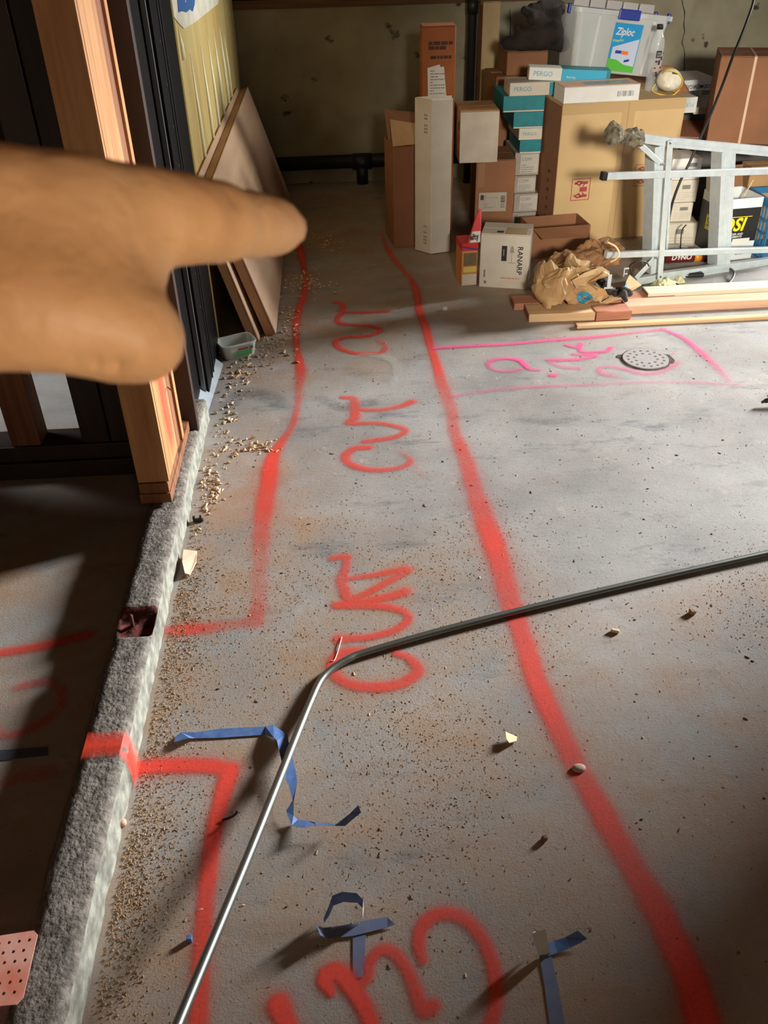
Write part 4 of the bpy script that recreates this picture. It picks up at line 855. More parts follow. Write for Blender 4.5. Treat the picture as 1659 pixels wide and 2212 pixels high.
o = sdf_mesh('brown_mound', M('brown_kraft', S(176, 122, 84), 0.8, nz=10, col2=S(156, 104, 72), bump=(20, 0.8)), caps, 0.008, 0.02)
tag(o, 'rounded brown paper mound behind the bottle and dust mask', 'paper')

# ---------------------------------------------------------------- right hand cartons
a, b = G(1485, 290, 0.44), G(1600, 350, 0.44)
t = thing('furniture_carton', 'long low carton with dark grey front and brown top at the right', 'box', (1.80, 4.80, 0), -0.36)
bx('body', M('dark_grey_print', S(86, 82, 76), 0.7, nz=5, col2=S(70, 66, 62), stretch=(1, 1, 12)), (0, 0, 0), (1.05, 0.42, 0.43), t, 0.004)
bx('top_panel', M('tan_top', S(186, 122, 84), 0.7, nz=5, col2=S(168, 106, 72)), (-0.002, -0.002, 0.4305), (1.052, 0.422, 0.436), t, 0.002)
p = V(1531, 272, 4.62)
t = carton('brown_carton', 'big brown carton with white strap on top of the grey fronted carton', (p.x, p.y, 0.4365), -0.30, 0.46, 0.30, 0.40, CARDD, None)
fr(t, 'packing_strap', M('white_strap', S(214, 178, 148), 0.5), 0.155, 0.001, 0.167, 0.398); bx('packing_strap', _mats['white_strap'], (0.155, 0.0, 0.4005), (0.167, 0.299, 0.4015), t)
t = carton('tan_carton', 'tan cardboard carton behind the caulk box at the right edge', (2.07, 4.385, 0), 0.0, 0.32, 0.12, 0.37, CARD, None)
# small white cartons stacked behind the ladder
zz = 0
for k, (w, h, dx, dy, lb) in enumerate([(0.195, 0.135, 0.0, 0.0, 'widest pale carton at the bottom of the stack behind the ladder'), (0.15, 0.092, 0.01, 0.02, 'second pale carton up in the stack behind the ladder'), (0.165, 0.108, 0.005, 0.02, 'third pale carton up in the stack behind the ladder'), (0.150, 0.10, 0.02, 0.02, 'top white carton of the stack behind the ladder')]):
    t = carton('stacked_carton', lb, (1.62 + dx, 4.30 + dy, zz), -0.06 + 0.03 * k, w, 0.18, h, WHITEY if k < 3 else WHITEB, group='pale cartons stacked behind the ladder', flaps=(k == 0))
    fr(t, 'printed_mark', INKG, 0.085, h * 0.6, 0.125, h * 0.78); lines(t, 0.06, 0.012, w - 0.01, h * 0.5, 4, M('pale_ink', S(176, 168, 150), 0.6), th=0.2); zz += h + 0.001
# black and white caulk carton, corner to us
t = thing('caulk_carton', 'open black and white caulk carton with yellow letters behind the ladder', 'box', (1.835, 4.09, 0), 0.12)
w_, d_, h_ = 0.20, 0.20, 0.30
WBX = M('white_carton', S(224, 226, 222), 0.5); BKX = M('black_print', S(22, 22, 22), 0.45); YLX = M('yellow_print', S(246, 216, 20), 0.5)
bx('front_panel', WBX, (0, 0, 0), (w_, 0.004, h_), t); bx('back_panel', WBX, (0, d_ - 0.004, 0), (w_, d_, h_), t); bx('side_panel', WBX, (0, 0.0045, 0), (0.004, d_ - 0.0045, h_), t); bx('side_panel', WBX, (w_ - 0.004, 0.0045, 0), (w_, d_ - 0.0045, h_), t); bx('bottom_panel', CARDD, (0.0045, 0.0045, 0), (w_ - 0.0045, d_ - 0.0045, 0.004), t)
plate('raised_flap', CARDD, [(0.02, d_ - 0.002, h_ + 0.001), (w_, d_ - 0.002, h_ + 0.001), (w_ - 0.015, d_ + 0.01, h_ + 0.10), (0.03, d_ + 0.01, h_ + 0.10)], (0, 1, 0), 0.004, t)
plate('raised_flap', WHITEY, [(0.0, 0.02, h_ + 0.001), (0.0, d_ - 0.02, h_ + 0.001), (-0.03, d_ - 0.05, h_ + 0.09), (-0.03, 0.05, h_ + 0.09)], (-1, 0, 0), 0.004, t)
fr(t, 'black_band', BKX, 0.0, 0.095, w_, 0.255); lf(t, 'black_band', BKX, 0.0, 0.03, d_, 0.255)
txt('lettering', 'OSI', 0.085, YLX, t, (0.004, -0.0016, 0.175), sx=0.95, shear=0.22, bold=0.03); fr(t, 'yellow_rule', YLX, 0.05, 0.213, 0.16, 0.216, 0.0014)
txt('lettering', 'BUILDER AND', 0.014, WBX, t, (0.04, -0.0016, 0.132), sx=1.0, shear=0.2, bold=0.02); txt('lettering', 'ELEMENTS', 0.014, WBX, t, (0.06, -0.0016, 0.119), sx=1.0, shear=0.2, bold=0.02)
bx('yellow_panel', YLX, (-0.0022, 0.03, 0.13), (-0.0014, 0.13, 0.20), t); txt('lettering', 'SI', 0.06, BKX, t, (-0.0026, 0.12, 0.165), (PI / 2, 0, -PI / 2), sx=0.9); txt('lettering', 'co', 0.03, WBX, t, (-0.0018, 0.06, 0.225), (PI / 2, 0, -PI / 2))
fr(t, 'paper_sticker', PAPER, 0.08, 0.075, 0.17, 0.11, 0.0016); barcode(t, 0.11, 0.03, 0.16, 0.06, 12); lines(t, 0.02, 0.03, 0.09, 0.06, 3)
t = bx('stir_stick', PINE, (-0.003, -0.001, 0), (0.003, 0.001, 0.12)); t.location = (1.98, 4.24, 0.24); t.rotation_euler = (0.15, 0.3, 0); tag(t, 'thin pale stick poking out of the open caulk carton', 'stick')
# blue crate
t = thing('blue_crate', 'blue plastic crate with lattice sides at the right edge', 'crate', (2.075, 4.10, 0), 0.03)
BL = M('crate_blue', S(38, 110, 150), 0.45)
cw, cdp, chh = 0.34, 0.26, 0.25
bx('base', BL, (0, 0, 0), (cw, cdp, 0.012), t)
for nm, a0, a1 in (('rim', (0, -0.008, chh), (cw, 0.012, chh + 0.03)), ('rim', (0, cdp - 0.012, chh), (cw, cdp + 0.008, chh + 0.03)), ('rim', (-0.008, 0.0125, chh), (0.012, cdp - 0.0125, chh + 0.03)), ('rim', (cw - 0.012, 0.0125, chh), (cw + 0.008, cdp - 0.0125, chh + 0.03))): bx(nm, BL, a0, a1, t, 0.003)
for i in range(8):
    x = 0.004 + i * (cw - 0.012) / 7
    bx('lattice_bar', BL, (x, 0, 0.0125), (x + 0.008, 0.006, chh - 0.0005), t); bx('lattice_bar', BL, (0, 0.01 + i * (cdp - 0.03) / 7, 0.0125), (0.006, 0.018 + i * (cdp - 0.03) / 7, chh - 0.0005), t)
for z in (0.06, 0.12, 0.18): bx('lattice_rail', BL, (0, -0.004, z), (cw, -0.0005, z + 0.01), t); bx('lattice_rail', BL, (-0.004, 0, z), (-0.0005, cdp, z + 0.01), t)
# caulk tube on the floor
p = G(1440, 578); t = thing('adhesive_tube', 'dark red adhesive tube with white lettering lying under the ladder', 'tube', p + Vector((0.0, 0.06, 0.025)), 0.03)
tube('tube_body', M('dark_red_print', S(96, 22, 22), 0.4), [(0, 0, 0), (0.24, 0, 0)], 0.024, t, 18); tube('nozzle', M('nozzle_red', S(150, 60, 50), 0.4), [(0.24, 0, 0), (0.25, 0, 0), (0.33, 0, 0)], [0.016, 0.010, 0.004], t, 12); tube('yellow_band', M('amber_band', S(210, 140, 30), 0.4), [(0.15, 0, 0), (0.185, 0, 0)], 0.0243, t, 18)
txt('lettering', 'DYNO', 0.034, WHITEB, t, (0.03, -0.0235, 0.008), (PI / 2 - 0.3, 0, 0), bold=0.02, shear=0.2)
p = G(1440, 572); t = thing('flat_white_tray', 'white flat carton lid behind the adhesive tube', 'tray', p + Vector((0, 0.10, 0.0))); bx('tray_panel', WBX, (-0.02, 0, 0), (0.13, 0.05, 0.05), t, 0.003); bx('folded_rim', WBX, (-0.022, -0.004, 0.02), (0.132, -0.0005, 0.054), t, 0.001)

# white RANARP box
rl, rr_ = G(1034, 620), G(1138, 626); ry = math.atan2(rr_.y - rl.y, rr_.x - rl.x); rw = (rr_ - rl).length
t = carton('lamp_box', 'white lamp carton with black lettering down its side on the floor', rl, ry, rw, 0.17, 0.252, WHITEY, None)
bx('packing_tape', TAPE, (0.11, 0.001, 0.2525), (rw - 0.02, 0.10, 0.2530), t)
txt('lettering', 'RANARP', 0.034, INK, t, (rw - 0.043, -0.0014, 0.20), (PI / 2, PI / 2, 0), bold=0.012)
fr(t, 'black_label', INK, 0.098, 0.13, 0.122, 0.20); tube('bulb_print', PAPER, [(0.108, -0.0013, 0.155), (0.108, -0.0014, 0.185)], 0.0012, t, 6)
m_ = M('print_grey', S(150, 144, 134), 0.6)
plate('lamp_print', m_, [(0.135, -0.001, 0.17), (0.155, -0.001, 0.17), (0.15, -0.001, 0.20), (0.14, -0.001, 0.20)], (0, -1, 0), 0.0006, t)
bx('lamp_print', m_, (0.144, -0.0016, 0.125), (0.146, -0.001, 0.169), t); bx('lamp_print', m_, (0.13, -0.0016, 0.122), (0.165, -0.001, 0.1245), t)
fr(t, 'printed_mark', INKG, 0.02, 0.05, 0.027, 0.085); fr(t, 'printed_mark', INKG, 0.022, 0.02, 0.034, 0.033)
lines(t, 0.10, 0.045, 0.185, 0.056, 1, M('orange_ink', S(190, 130, 90), 0.6)); bx('brown_stain', INKB, (0.07, 0.02, 0.2526), (0.10, 0.045, 0.2531), t)
# trash bag carton
hx = G(996, 618); t = thing('bag_carton', 'small open red and orange carton of bin bags left of the lamp carton', 'box', hx, 0.1)
OR = M('orange_carton', S(206, 120, 60), 0.5, nz=18, col2=S(196, 150, 80)); RD = M('red_carton', S(206, 44, 36), 0.45)
bx('body', OR, (0, 0, 0), (0.075, 0.12, 0.165), t, 0.003); bx('red_top_band', RD, (-0.001, -0.001, 0.1655), (0.076, 0.121, 0.20), t, 0.002)
fr(t, 'yellow_print', M('yellow_label', S(214, 190, 90), 0.5), 0.008, 0.065, 0.07, 0.09); fr(t, 'picture_print', M('picture_print', S(120, 100, 70), 0.6, nz=60), 0.008, 0.095, 0.07, 0.155); fr(t, 'pale_foot', WHITEY, 0.004, 0.002, 0.072, 0.055)
plate('raised_flap', RD, [(0.025, 0.0, 0.2005), (0.085, 0.0, 0.2005), (0.093, 0.03, 0.34), (0.082, 0.032, 0.345), (0.062, 0.03, 0.30)], (0, 0.9, -0.2), 0.003, t)
plate('white_panel', WHITEB, [(0.035, -0.002, 0.203), (0.085, -0.002, 0.203), (0.086, 0.010, 0.25), (0.048, 0.009, 0.25)], (0, -1, 0.2), 0.001, t)
txt('lettering', 'efty', 0.036, INK, t, (0.034, -0.0028, 0.225), (PI / 2 - 0.2, -0.12, 0), bold=0.03, sx=0.75); plate('blue_stripe', LATCH, [(0.0, -0.0025, 0.188), (0.075, -0.0025, 0.172), (0.075, -0.0025, 0.166), (0.0, -0.0025, 0.182)], (0, -1, 0), 0.0006, t)
# open brown carton and clear tub behind the paper bags
p = G(1150, 575); t = thing('open_carton', 'low open brown carton behind the crumpled paper bags', 'box', p + Vector((0.01, 0.10, 0)), 0.1)
for nm, a0, a1 in (('side_panel', (0, 0, 0), (0.30, 0.004, 0.15)), ('side_panel', (0, 0.20, 0), (0.30, 0.204, 0.15)), ('side_panel', (0, 0.0045, 0), (0.004, 0.1995, 0.15)), ('side_panel', (0.296, 0.0045, 0), (0.30, 0.1995, 0.15)), ('bottom_panel', (0.0045, 0.0045, 0), (0.2955, 0.1995, 0.004))): bx(nm, CARDD, a0, a1, t, 0.001)
plate('flap', CARDD, [(0, -0.001, 0.150), (0.29, -0.001, 0.150), (0.26, -0.08, 0.115), (0.03, -0.08, 0.12)], (0, 0, 1), 0.004, t)
p = G(1160, 620); t = thing('clear_tub', 'small translucent plastic tub between the lamp carton and the bags', 'tub', p + Vector((0.03, 0.05, 0)), 0.2, rot=(1.15, 0, 0.2)); open_tub('body', BINM, 0.08, 0.07, 0.10, 0.085, 0.05, 0.002, t); t.location.z = 0.045

# ================================================================ ladder, lying on its side
ladder = thing('step_ladder', 'aluminium step ladder lying on its side across the boxes', 'ladder', (1.51, 3.86, 0))
u_ = Vector((0.93, 0.26, 0)).normalized(); n_ = Vector((-u_.y, u_.x, 0)); base = Vector((1.51, 3.86, 0))
def Lp(px, py, wof=0.0):
    o0 = base + n_ * wof; r = ray(px, py); k = (o0 - EYE).dot(n_) / r.dot(n_); return EYE + r * k - base
def lbar(name, p0, p1, wid, dep, w0, parent=ladder, mat=GALV, lip=0.0):
    """bar between two photo points in the ladder plane, wid metres across, dep metres back from w0"""
    a, b = Lp(*p0, w0), Lp(*p1, w0); d = (b - a).normalized(); s = d.cross(n_).normalized()
    o = oriented(name, mat, a - s * wid / 2, b - s * wid / 2, s * wid, n_ * dep, parent, 0.0015)
    return o
def channel(name, p0, p1, wid, dep, w0, parent=ladder):
    a, b = Lp(*p0, w0), Lp(*p1, w0); d = (b - a).normalized(); s = d.cross(n_).normalized(); bm = bmesh.new()
    def add(o0, e1, e2, e3):
        r = bmesh.ops.create_cube(bm, size=1)['verts']
        for v in r: v.co = o0 + e1 * (v.co.x + 0.5) + e2 * (v.co.y + 0.5) + e3 * (v.co.z + 0.5)
    e = b - a
    add(a - s * wid / 2, e, s * wid, n_ * 0.003); add(a - s * wid / 2 + n_ * 0.003, e, s * 0.003, n_ * (dep - 0.003)); add(a + s * (wid / 2 - 0.003) + n_ * 0.003, e, s * 0.003, n_ * (dep - 0.003))
    for q in (-0.18, 0.18): add(a + s * (wid * q - 0.002) - n_ * 0.003, e, s * 0.004, n_ * 0.003)
    bmesh.ops.recalc_face_normals(bm, faces=bm.faces[:]); return bmobj(name, bm, GALV, parent)
channel('front_rail', (1374, 297), (1448, 308), 0.036, 0.026, 0.0); channel('front_rail', (1448, 308), (1700, 332), 0.038, 0.026, 0.0)
channel('front_rail', (1376, 609), (1431, 599), 0.034, 0.026, 0.0); channel('front_rail', (1431, 599), (1700, 562), 0.040, 0.026, 0.0)
lbar('rear_rail', (1306, 382), (1700, 369), 0.028, 0.022, -0.03); lbar('rear_rail', (1314, 552), (1700, 539.5), 0.026, 0.022, -0.03)
lbar('rear_foot_cap', (1303, 382), (1313, 381.7), 0.033, 0.028, -0.033, mat=RUBBER)
lbar('rear_foot_cap', (1311, 552), (1319, 551.7), 0.029, 0.026, -0.032)
lbar('rear_brace', (1449, 303), (1426, 604), 0.027, 0.004, -0.036)
channel('step', (1426, 316), (1416, 590), 0.050, 0.075, 0.005)
lbar('step_edge', (1450, 388), (1441, 545), 0.012, 0.06, 0.02)
channel('step', (1575, 325), (1563, 574), 0.072, 0.075, 0.005)
lbar('step_brace', (1374, 304), (1428, 354), 0.022, 0.004, -0.006); lbar('step_brace', (1374, 602), (1418, 555), 0.024, 0.004, -0.006)
for px, py in ((1448, 309), (1427, 598), (1432, 355), (1418, 557)):
    q = Lp(px, py, -0.038); tube('rivet', EDGE, [q, q - n_ * 0.003], 0.005, ladder, 10)
# wrapped leg end
def wrapped():
    a, b = Lp(1316, 288, -0.01), Lp(1384, 299, 0.0); vs = []; fs = []; nr, n = 26, 22
    ax = (b - a); d = ax.normalized(); s1 = d.cross(n_).normalized(); s2 = d.cross(s1)
    for i in range(nr + 1):
        f = i / nr; rr2 = 0.030 + 0.014 * math.exp(-((f - 0.12) / 0.13) ** 2) - 0.010 * math.exp(-((f - 0.42) / 0.08) ** 2) + 0.006 * math.exp(-((f - 0.7) / 0.15) ** 2)
        for k in range(n):
            an = 2 * PI * k / n; p = a + ax * f + (s1 * math.cos(an) + s2 * math.sin(an)) * rr2; j = mnoise.noise(p * 42) * 0.013 + mnoise.noise(p * 110) * 0.006
            vs.append(p + (s1 * math.cos(an) + s2 * math.sin(an)) * j)
    for i in range(nr):
        for k in range(n): fs.append((i * n + k, i * n + (k + 1) % n, (i + 1) * n + (k + 1) % n, (i + 1) * n + k))
    fs += [tuple(range(n))[::-1], tuple(nr * n + k for k in range(n))]
    o = obj('wrapped_foot', vs, fs, M('grimy_wrap', S(150, 140, 116), 0.85, nz=34, col2=S(60, 52, 42), bump=(40, 0.8)), ladder); o['label'] = 'crumpled grimy rag taped around one ladder foot'
wrapped()

# ================================================================ timber on the floor
def board(label, name, p, yaw, L, d, h, mat, z=0.0):
    t = thing(name, label, 'board', (p[0], p[1], z), yaw, 'lumber lying in front of the ladder'); bx('plank', mat, (0, 0, 0.0005), (L, d, h), t, 0.003, 0.0008)
    bx('end_grain', M('end_grain', S(150, 96, 70), 0.8, nz=60), (-0.0012, 0.003, 0.0035), (-0.0004, d - 0.003, h - 0.003), t); return t
board('reddish board with rough end under the paper bag', 'lumber_board', (0.76, 3.60), -0.02, 0.72, 0.10, 0.032, PINER)
board('short square cut board in front under the paper bag', 'lumber_board', (0.80, 3.465), -0.03, 0.36, 0.115, 0.036, PINE)
board('short offcut block beside the square cut board', 'lumber_offcut', G(1287, 695), 0.05, 0.155, 0.085, 0.040, PINER)
board('nearest thin pale lath along the front of the lumber', 'lumber_lath', (0.985, 3.372), 0.008, 1.7, 0.032, 0.016, PINE)
board('long pale pink board behind the front lath', 'lumber_board', (1.235, 3.505), 0.01, 1.5, 0.085, 0.036, M('pink_pine', S(226, 188, 156), 0.6, nz=4, col2=S(208, 160, 128), stretch=(0.5, 8, 8)))
board('greenish white primed board at the back of the lumber', 'lumber_board', (1.36, 3.615), 0.02, 1.4, 0.085, 0.046, PINEG)
# ================================================================ paper bags
KRAFT = M('kraft_paper', S(198, 162, 112), 0.75, nz=7, col2=S(170, 132, 88), bump=(25, 0.5))
KRAFTB = M('kraft_inside', S(214, 184, 136), 0.75, nz=9, col2=S(186, 150, 104))
def paper_bag(name, label, a, b, w, h, seed, openend=True, crush=0.03, mat=KRAFT, rows=22, cols=34):
    """crumpled flat-bottomed bag from closed end a to open end b"""
    a, b = Vector(a), Vector(b); ax = b - a; d = ax.normalized(); side = d.cross(Vector((0, 0, 1))).normalized(); up = side.cross(d).normalized(); c = a.copy()
    t = thing(name, label, 'paper bag', a); vs = []; fs = []
    for i in range(rows + 1):
        f = i / rows; sc = min(1, 0.35 + 4 * f) if f < 0.17 else 1.0
        for k in range(cols):
            an = 2 * PI * k / cols; cs, sn = math.cos(an), math.sin(an); e = 0.55
            q = ax * f + side * (w / 2 * sc * abs(cs) ** e * (1 if cs > 0 else -1)) + up * (h / 2 * sc * abs(sn) ** e * (1 if sn > 0 else -1))
            nn = Vector((seed, seed * 2, 0)) + q * 13; dv = mnoise.noise(nn) * crush + mnoise.noise(nn * 2.3) * crush * 0.6 + abs(mnoise.noise(nn * 4.1)) * crush * 0.35
            rad = (side * cs + up * sn); q = q + rad * dv + d * (mnoise.noise(nn * 1.7 + Vector((9, 0, 0))) * crush * (0.4 + 1.6 * f * f))
            vs.append(q)
    for i in range(rows):
        for k in range(cols): fs.append((i * cols + k, i * cols + (k + 1) % cols, (i + 1) * cols + (k + 1) % cols, (i + 1) * cols + k))
    fs.append(tuple(range(cols))[::-1])
    zmin = min((v.z for v in vs)); 
    for v in vs: v.z = max(v.z, -a.z + 0.038)
    o = obj('bag_skin', vs, fs, mat, t); return t, side, up, d
bagA, sA, uA, dA = paper_bag('paper_bag', 'crumpled brown paper bag with blue oval stamp spilling towards the ladder', (0.84, 3.60, 0.12), (1.125, 3.62, 0.112), 0.20, 0.145, 3.1, True, 0.045)
bagB, sB, uB, dB = paper_bag('paper_bag', 'brown paper bag with dark teal band lying behind the stamped bag', (0.95, 3.79, 0.12), (1.26, 3.88, 0.15), 0.15, 0.085, 8.7, True, 0.03, M('kraft_brown', S(168, 124, 82), 0.75, nz=7, col2=S(146, 104, 66), bump=(25, 0.5)))
# teal band and oval stamp follow the skins
def decal(par, label, a, fn, mat, n=8, off=0.004):
    sk_ = [c for c in par.children if c.name.startswith('bag_skin')][0]; from mathutils.bvhtree import BVHTree
    me = sk_.data; bvh = BVHTree.FromPolygons([v.co for v in me.vertices], [tuple(p.vertices) for p in me.polygons]); vs = []; fs = []; ok = []
    for i in range(n + 1):
        for j in range(n + 1):
            px, py = fn(i / n, j / n); r = ray(px, py); hit = bvh.ray_cast(EYE - par.location, r)
            if hit[0] is None: ok.append(False); vs.append(Vector((0, 0, 0)))
            else: ok.append(True); vs.append(hit[0] - r * off)
    for i in range(n):
        for j in range(n):
            q = (i * (n + 1) + j, i * (n + 1) + j + 1, (i + 1) * (n + 1) + j + 1, (i + 1) * (n + 1) + j)
            if all(ok[x] for x in q) and max((vs[q[0]] - vs[x]).length for x in q) < 0.05: fs.append(q)
    used = sorted(set(sum(fs, ()))); mp = {u: i for i, u in enumerate(used)}
    if fs: return obj(label, [vs[u] for u in used], [tuple(mp[x] for x in f) for f in fs], mat, par)
STAMP = M('blue_stamp', S(44, 130, 156), 0.6, nz=40, col2=S(60, 142, 166))
decal(bagA, 'blue_stamp', None, lambda s, q: (1264 + 18 * (2 * q - 1) * math.sqrt(max(0, 1 - (2 * s - 1) ** 2)) + 5 * (2 * s - 1), 646 + 17 * (2 * s - 1)), STAMP, 10)
decal(bagB, 'teal_band', None, lambda s, q: (1213 + 24 * s + 9 * q, 573 - 16 * s + 18 * q), M('teal_band', S(10, 96, 96), 0.6), 8)
# torn bag lip and mouth flaps
def torn(name, par, pts, mat, lift=0.0):
    vs = [Vector(p) - par.location for p in pts]; n = len(vs); c = sum(vs, Vector()) / n + Vector((0, 0, 0.012)); V2 = vs + [c]
    return obj(name, V2 + [v + Vector((0, 0.0015, 0.001)) for v in V2], [(i, (i + 1) % n, n) for i in range(n)] + [(n + 1 + (i + 1) % n, n + 1 + i, 2 * n + 1) for i in range(n)], mat, par)
lipz = lambda x, y, z: G(x, y, z)
torn('torn_flap', bagA, [lipz(1236, 606, .17), lipz(1262, 590, .19), lipz(1300, 576, .2), lipz(1318, 588, .18), lipz(1290, 602, .15), lipz(1262, 622, .12), lipz(1244, 622, .13)], KRAFTB)
torn('torn_flap', bagA, [lipz(1236, 600, .17), lipz(1252, 612, .14), lipz(1276, 620, .11), lipz(1302, 640, .08), lipz(1298, 656, .05), lipz(1286, 634, .09), lipz(1256, 622, .13), lipz(1232, 612, .15)], KRAFTB)
torn('torn_flap', bagA, [lipz(1298, 654, .045), lipz(1330, 640, .05), lipz(1356, 622, .06), lipz(1360, 594, .12), lipz(1386, 616, .075), lipz(1366, 628, .06), lipz(1338, 646, .045), lipz(1312, 656, .042)], KRAFTB)
torn('blue_patch', bagA, [lipz(1340, 625, .082), lipz(1354, 611, .10), lipz(1355, 633, .082), lipz(1338, 644, .066)], STAMP)
torn('torn_flap', bagA, [lipz(1172, 600, .15), lipz(1188, 592, .16), lipz(1200, 600, .16), lipz(1196, 618, .14), lipz(1184, 624, .13), lipz(1174, 616, .14)], KRAFTB)
tube('bag_handle', M('twisted_paper', S(222, 196, 148), 0.7), [p - bagB.location for p in crv([G(1312, 523, .27), G(1330, 533, .25), G(1337, 548, .22), G(1330, 560, .2), G(1318, 566, .19)], 6)], 0.004, bagB, 6)
# dark scrap heap in the bag mouth
caps = []
random.seed(11)
for k in range(16):
    x, y = random.uniform(1278, 1348), random.uniform(598, 636); p = G(x, y, random.uniform(.06, .12)); q = p + Vector((random.uniform(-.03, .03), random.uniform(-.03, .03), random.uniform(-.02, .02))); caps.append((p, q, random.uniform(.012, .022), random.uniform(.01, .02)))
o = sdf_mesh('scrap_heap', M('dark_scrap', S(62, 56, 50), 0.85, nz=30, col2=S(36, 32, 28), bump=(40, 1)), caps, 0.006, 0.008, None, smooth=False); tag(o, 'heap of dark scrap spilling from the stamped paper bag', 'scrap')
q = G(1316, 610, .14); t = thing('metal_bracket', 'small pale metal bracket sticking out of the scrap heap', 'bracket', q); bx('web', GALV, (-0.008, -0.002, -0.02), (0.008, 0.0, 0.035), t, 0.001); bx('flange', GALV, (-0.02, -0.002, -0.028), (0.018, 0.0, -0.0205), t, 0.001)
q = G(1352, 588, .13); t = thing('metal_clip', 'bent metal clip beside the ladder brace above the scrap heap', 'bracket', q)
bx('web', GALV, (-0.01, -0.002, -0.02), (-0.006, 0.0, 0.02), t, 0.0005); bx('flange', GALV, (-0.0055, -0.002, 0.014), (0.012, 0.0, 0.02), t, 0.0005); bx('flange', GALV, (-0.0055, -0.002, -0.01), (0.008, 0.0, -0.004), t, 0.0005)
tube('wire_loop', CABLE, crv([G(1365, 592, .08), G(1360, 575, .13), G(1375, 565, .16), G(1395, 566, .15), G(1402, 575, .12)], 6), 0.003); tag(bpy.data.objects['wire_loop'], 'thin dark wire loop standing up behind the scrap heap', 'wire')
# crumpled yellow paper under the ladder
def crumple(name, label, pix, mat, z0, zh, seed):
    c = sum((G(x, y, z0) for x, y in pix), Vector()) / len(pix); ring = [G(x, y, z0) for x, y in pix]; vs = []; fs = []; n = len(ring) * 3
    dense = []
    for i in range(len(ring)):
        for k in range(3): dense.append(ring[i].lerp(ring[(i + 1) % len(ring)], k / 3))
    for L in range(5):
        f = 1 - L / 5
        for i, p in enumerate(dense): v = c.lerp(p, f); v.z = z0 + 0.002 + (zh * (1 - f) if L else 0) + (abs(mnoise.noise(v * 40 + Vector((seed, 0, 0)))) * zh if L else 0); vs.append(v)
    vs.append(c + Vector((0, 0, zh)))
    for L in range(4):
        for i in range(n): fs.append((L * n + i, L * n + (i + 1) % n, (L + 1) * n + (i + 1) % n, (L + 1) * n + i))
    for i in range(n): fs.append((4 * n + i, 4 * n + (i + 1) % n, 5 * n))
    fs.append(tuple(range(n))[::-1]); o = obj(name, vs, fs, mat); tag(o, label, 'paper'); return o
YP = M('yellow_paper', S(216, 208, 160), 0.75, nz=12)
crumple('crumpled_paper', 'larger crumpled yellow paper below the ladder rail', [(1404, 616), (1428, 606), (1462, 612), (1468, 622), (1440, 630), (1412, 628)], YP, 0, 0.03, 1)
crumple('crumpled_paper', 'smaller crumpled yellow paper right of the larger one', [(1454, 604), (1476, 600), (1480, 612), (1460, 616)], YP, 0, 0.02, 2)
# cables
tube('hanging_cable', CABLE, crv([V(1640, -60, 4.6), V(1628, 0, 4.55), V(1622, 22, 4.5), V(1605, 68, 4.4), V(1582, 125, 4.28), V(1560, 185, 4.18), V(1538, 240, 4.12), V(1512, 300, 4.08), V(1490, 350, 4.06), V(1468, 395, 4.05), V(1452, 440, 4.06), V(1444, 480, 4.08), G(1440, 520, 0.10), G(1436, 556, 0.04), G(1432, 572, 0.008)], 8), 0.006); tag(bpy.data.objects['hanging_cable'], 'black cable hanging from above past the right cartons to the floor', 'cable')
tube('floor_cable', CABLE, crv([G(1576, 580, .01), G(1585, 588, .02), G(1583, 600, .012), G(1572, 615, .006), G(1566, 622, .006)], 6), 0.006); tag(bpy.data.objects['floor_cable'], 'short curved black cable end on the floor under the ladder', 'cable')
tube('thin_cord', CABLE, crv([V(1482, 486, 4.2), V(1474, 496, 4.18), V(1471, 515, 4.17), V(1470, 538, 4.17)], 6), 0.003); tag(bpy.data.objects['thin_cord'], 'thin dark cord draped over the lowest pale carton', 'cord')
t = bx('metal_strip', M('dark_strip', S(84, 76, 66), 0.5, 0.4), (0, 0, 0), (0.10, 0.014, 0.004)); t.location = G(1578, 621); t.rotation_euler = (0, 0, 0.38); tag(t, 'dark flat metal strip on the floor behind the lumber', 'strip')
t = thing('rubber_grip', 'flat black rubber grip on the floor under the ladder rail', 'grip', G(1476, 602)); bx('grip_body', RUBBER, (0, 0, 0.001), (0.10, 0.03, 0.02), t, 0.008); bx('grip_edge', CABLE, (0.008, 0.004, 0.0201), (0.09, 0.026, 0.024), t, 0.001)
tube('pen_stub', CABLE, [G(1445, 606, .01), G(1470, 619, .008)], 0.006); tag(bpy.data.objects['pen_stub'], 'short black rod beside the crumpled yellow papers', 'rod')
# dark thing entering at the right edge
t = thing('dark_tool', 'dark tool end poking in at the right edge of the floor', 'tool', G(1650, 877)); tube('tool_shaft', RUBBER, [(0, 0, 0.02), (0.25, 0.02, 0.05)], [0.008, 0.02], t, 10); tube('tool_tip', CABLE, [(-0.012, 0, 0.014), (-0.0005, 0, 0.02)], [0.004, 0.007], t, 8)

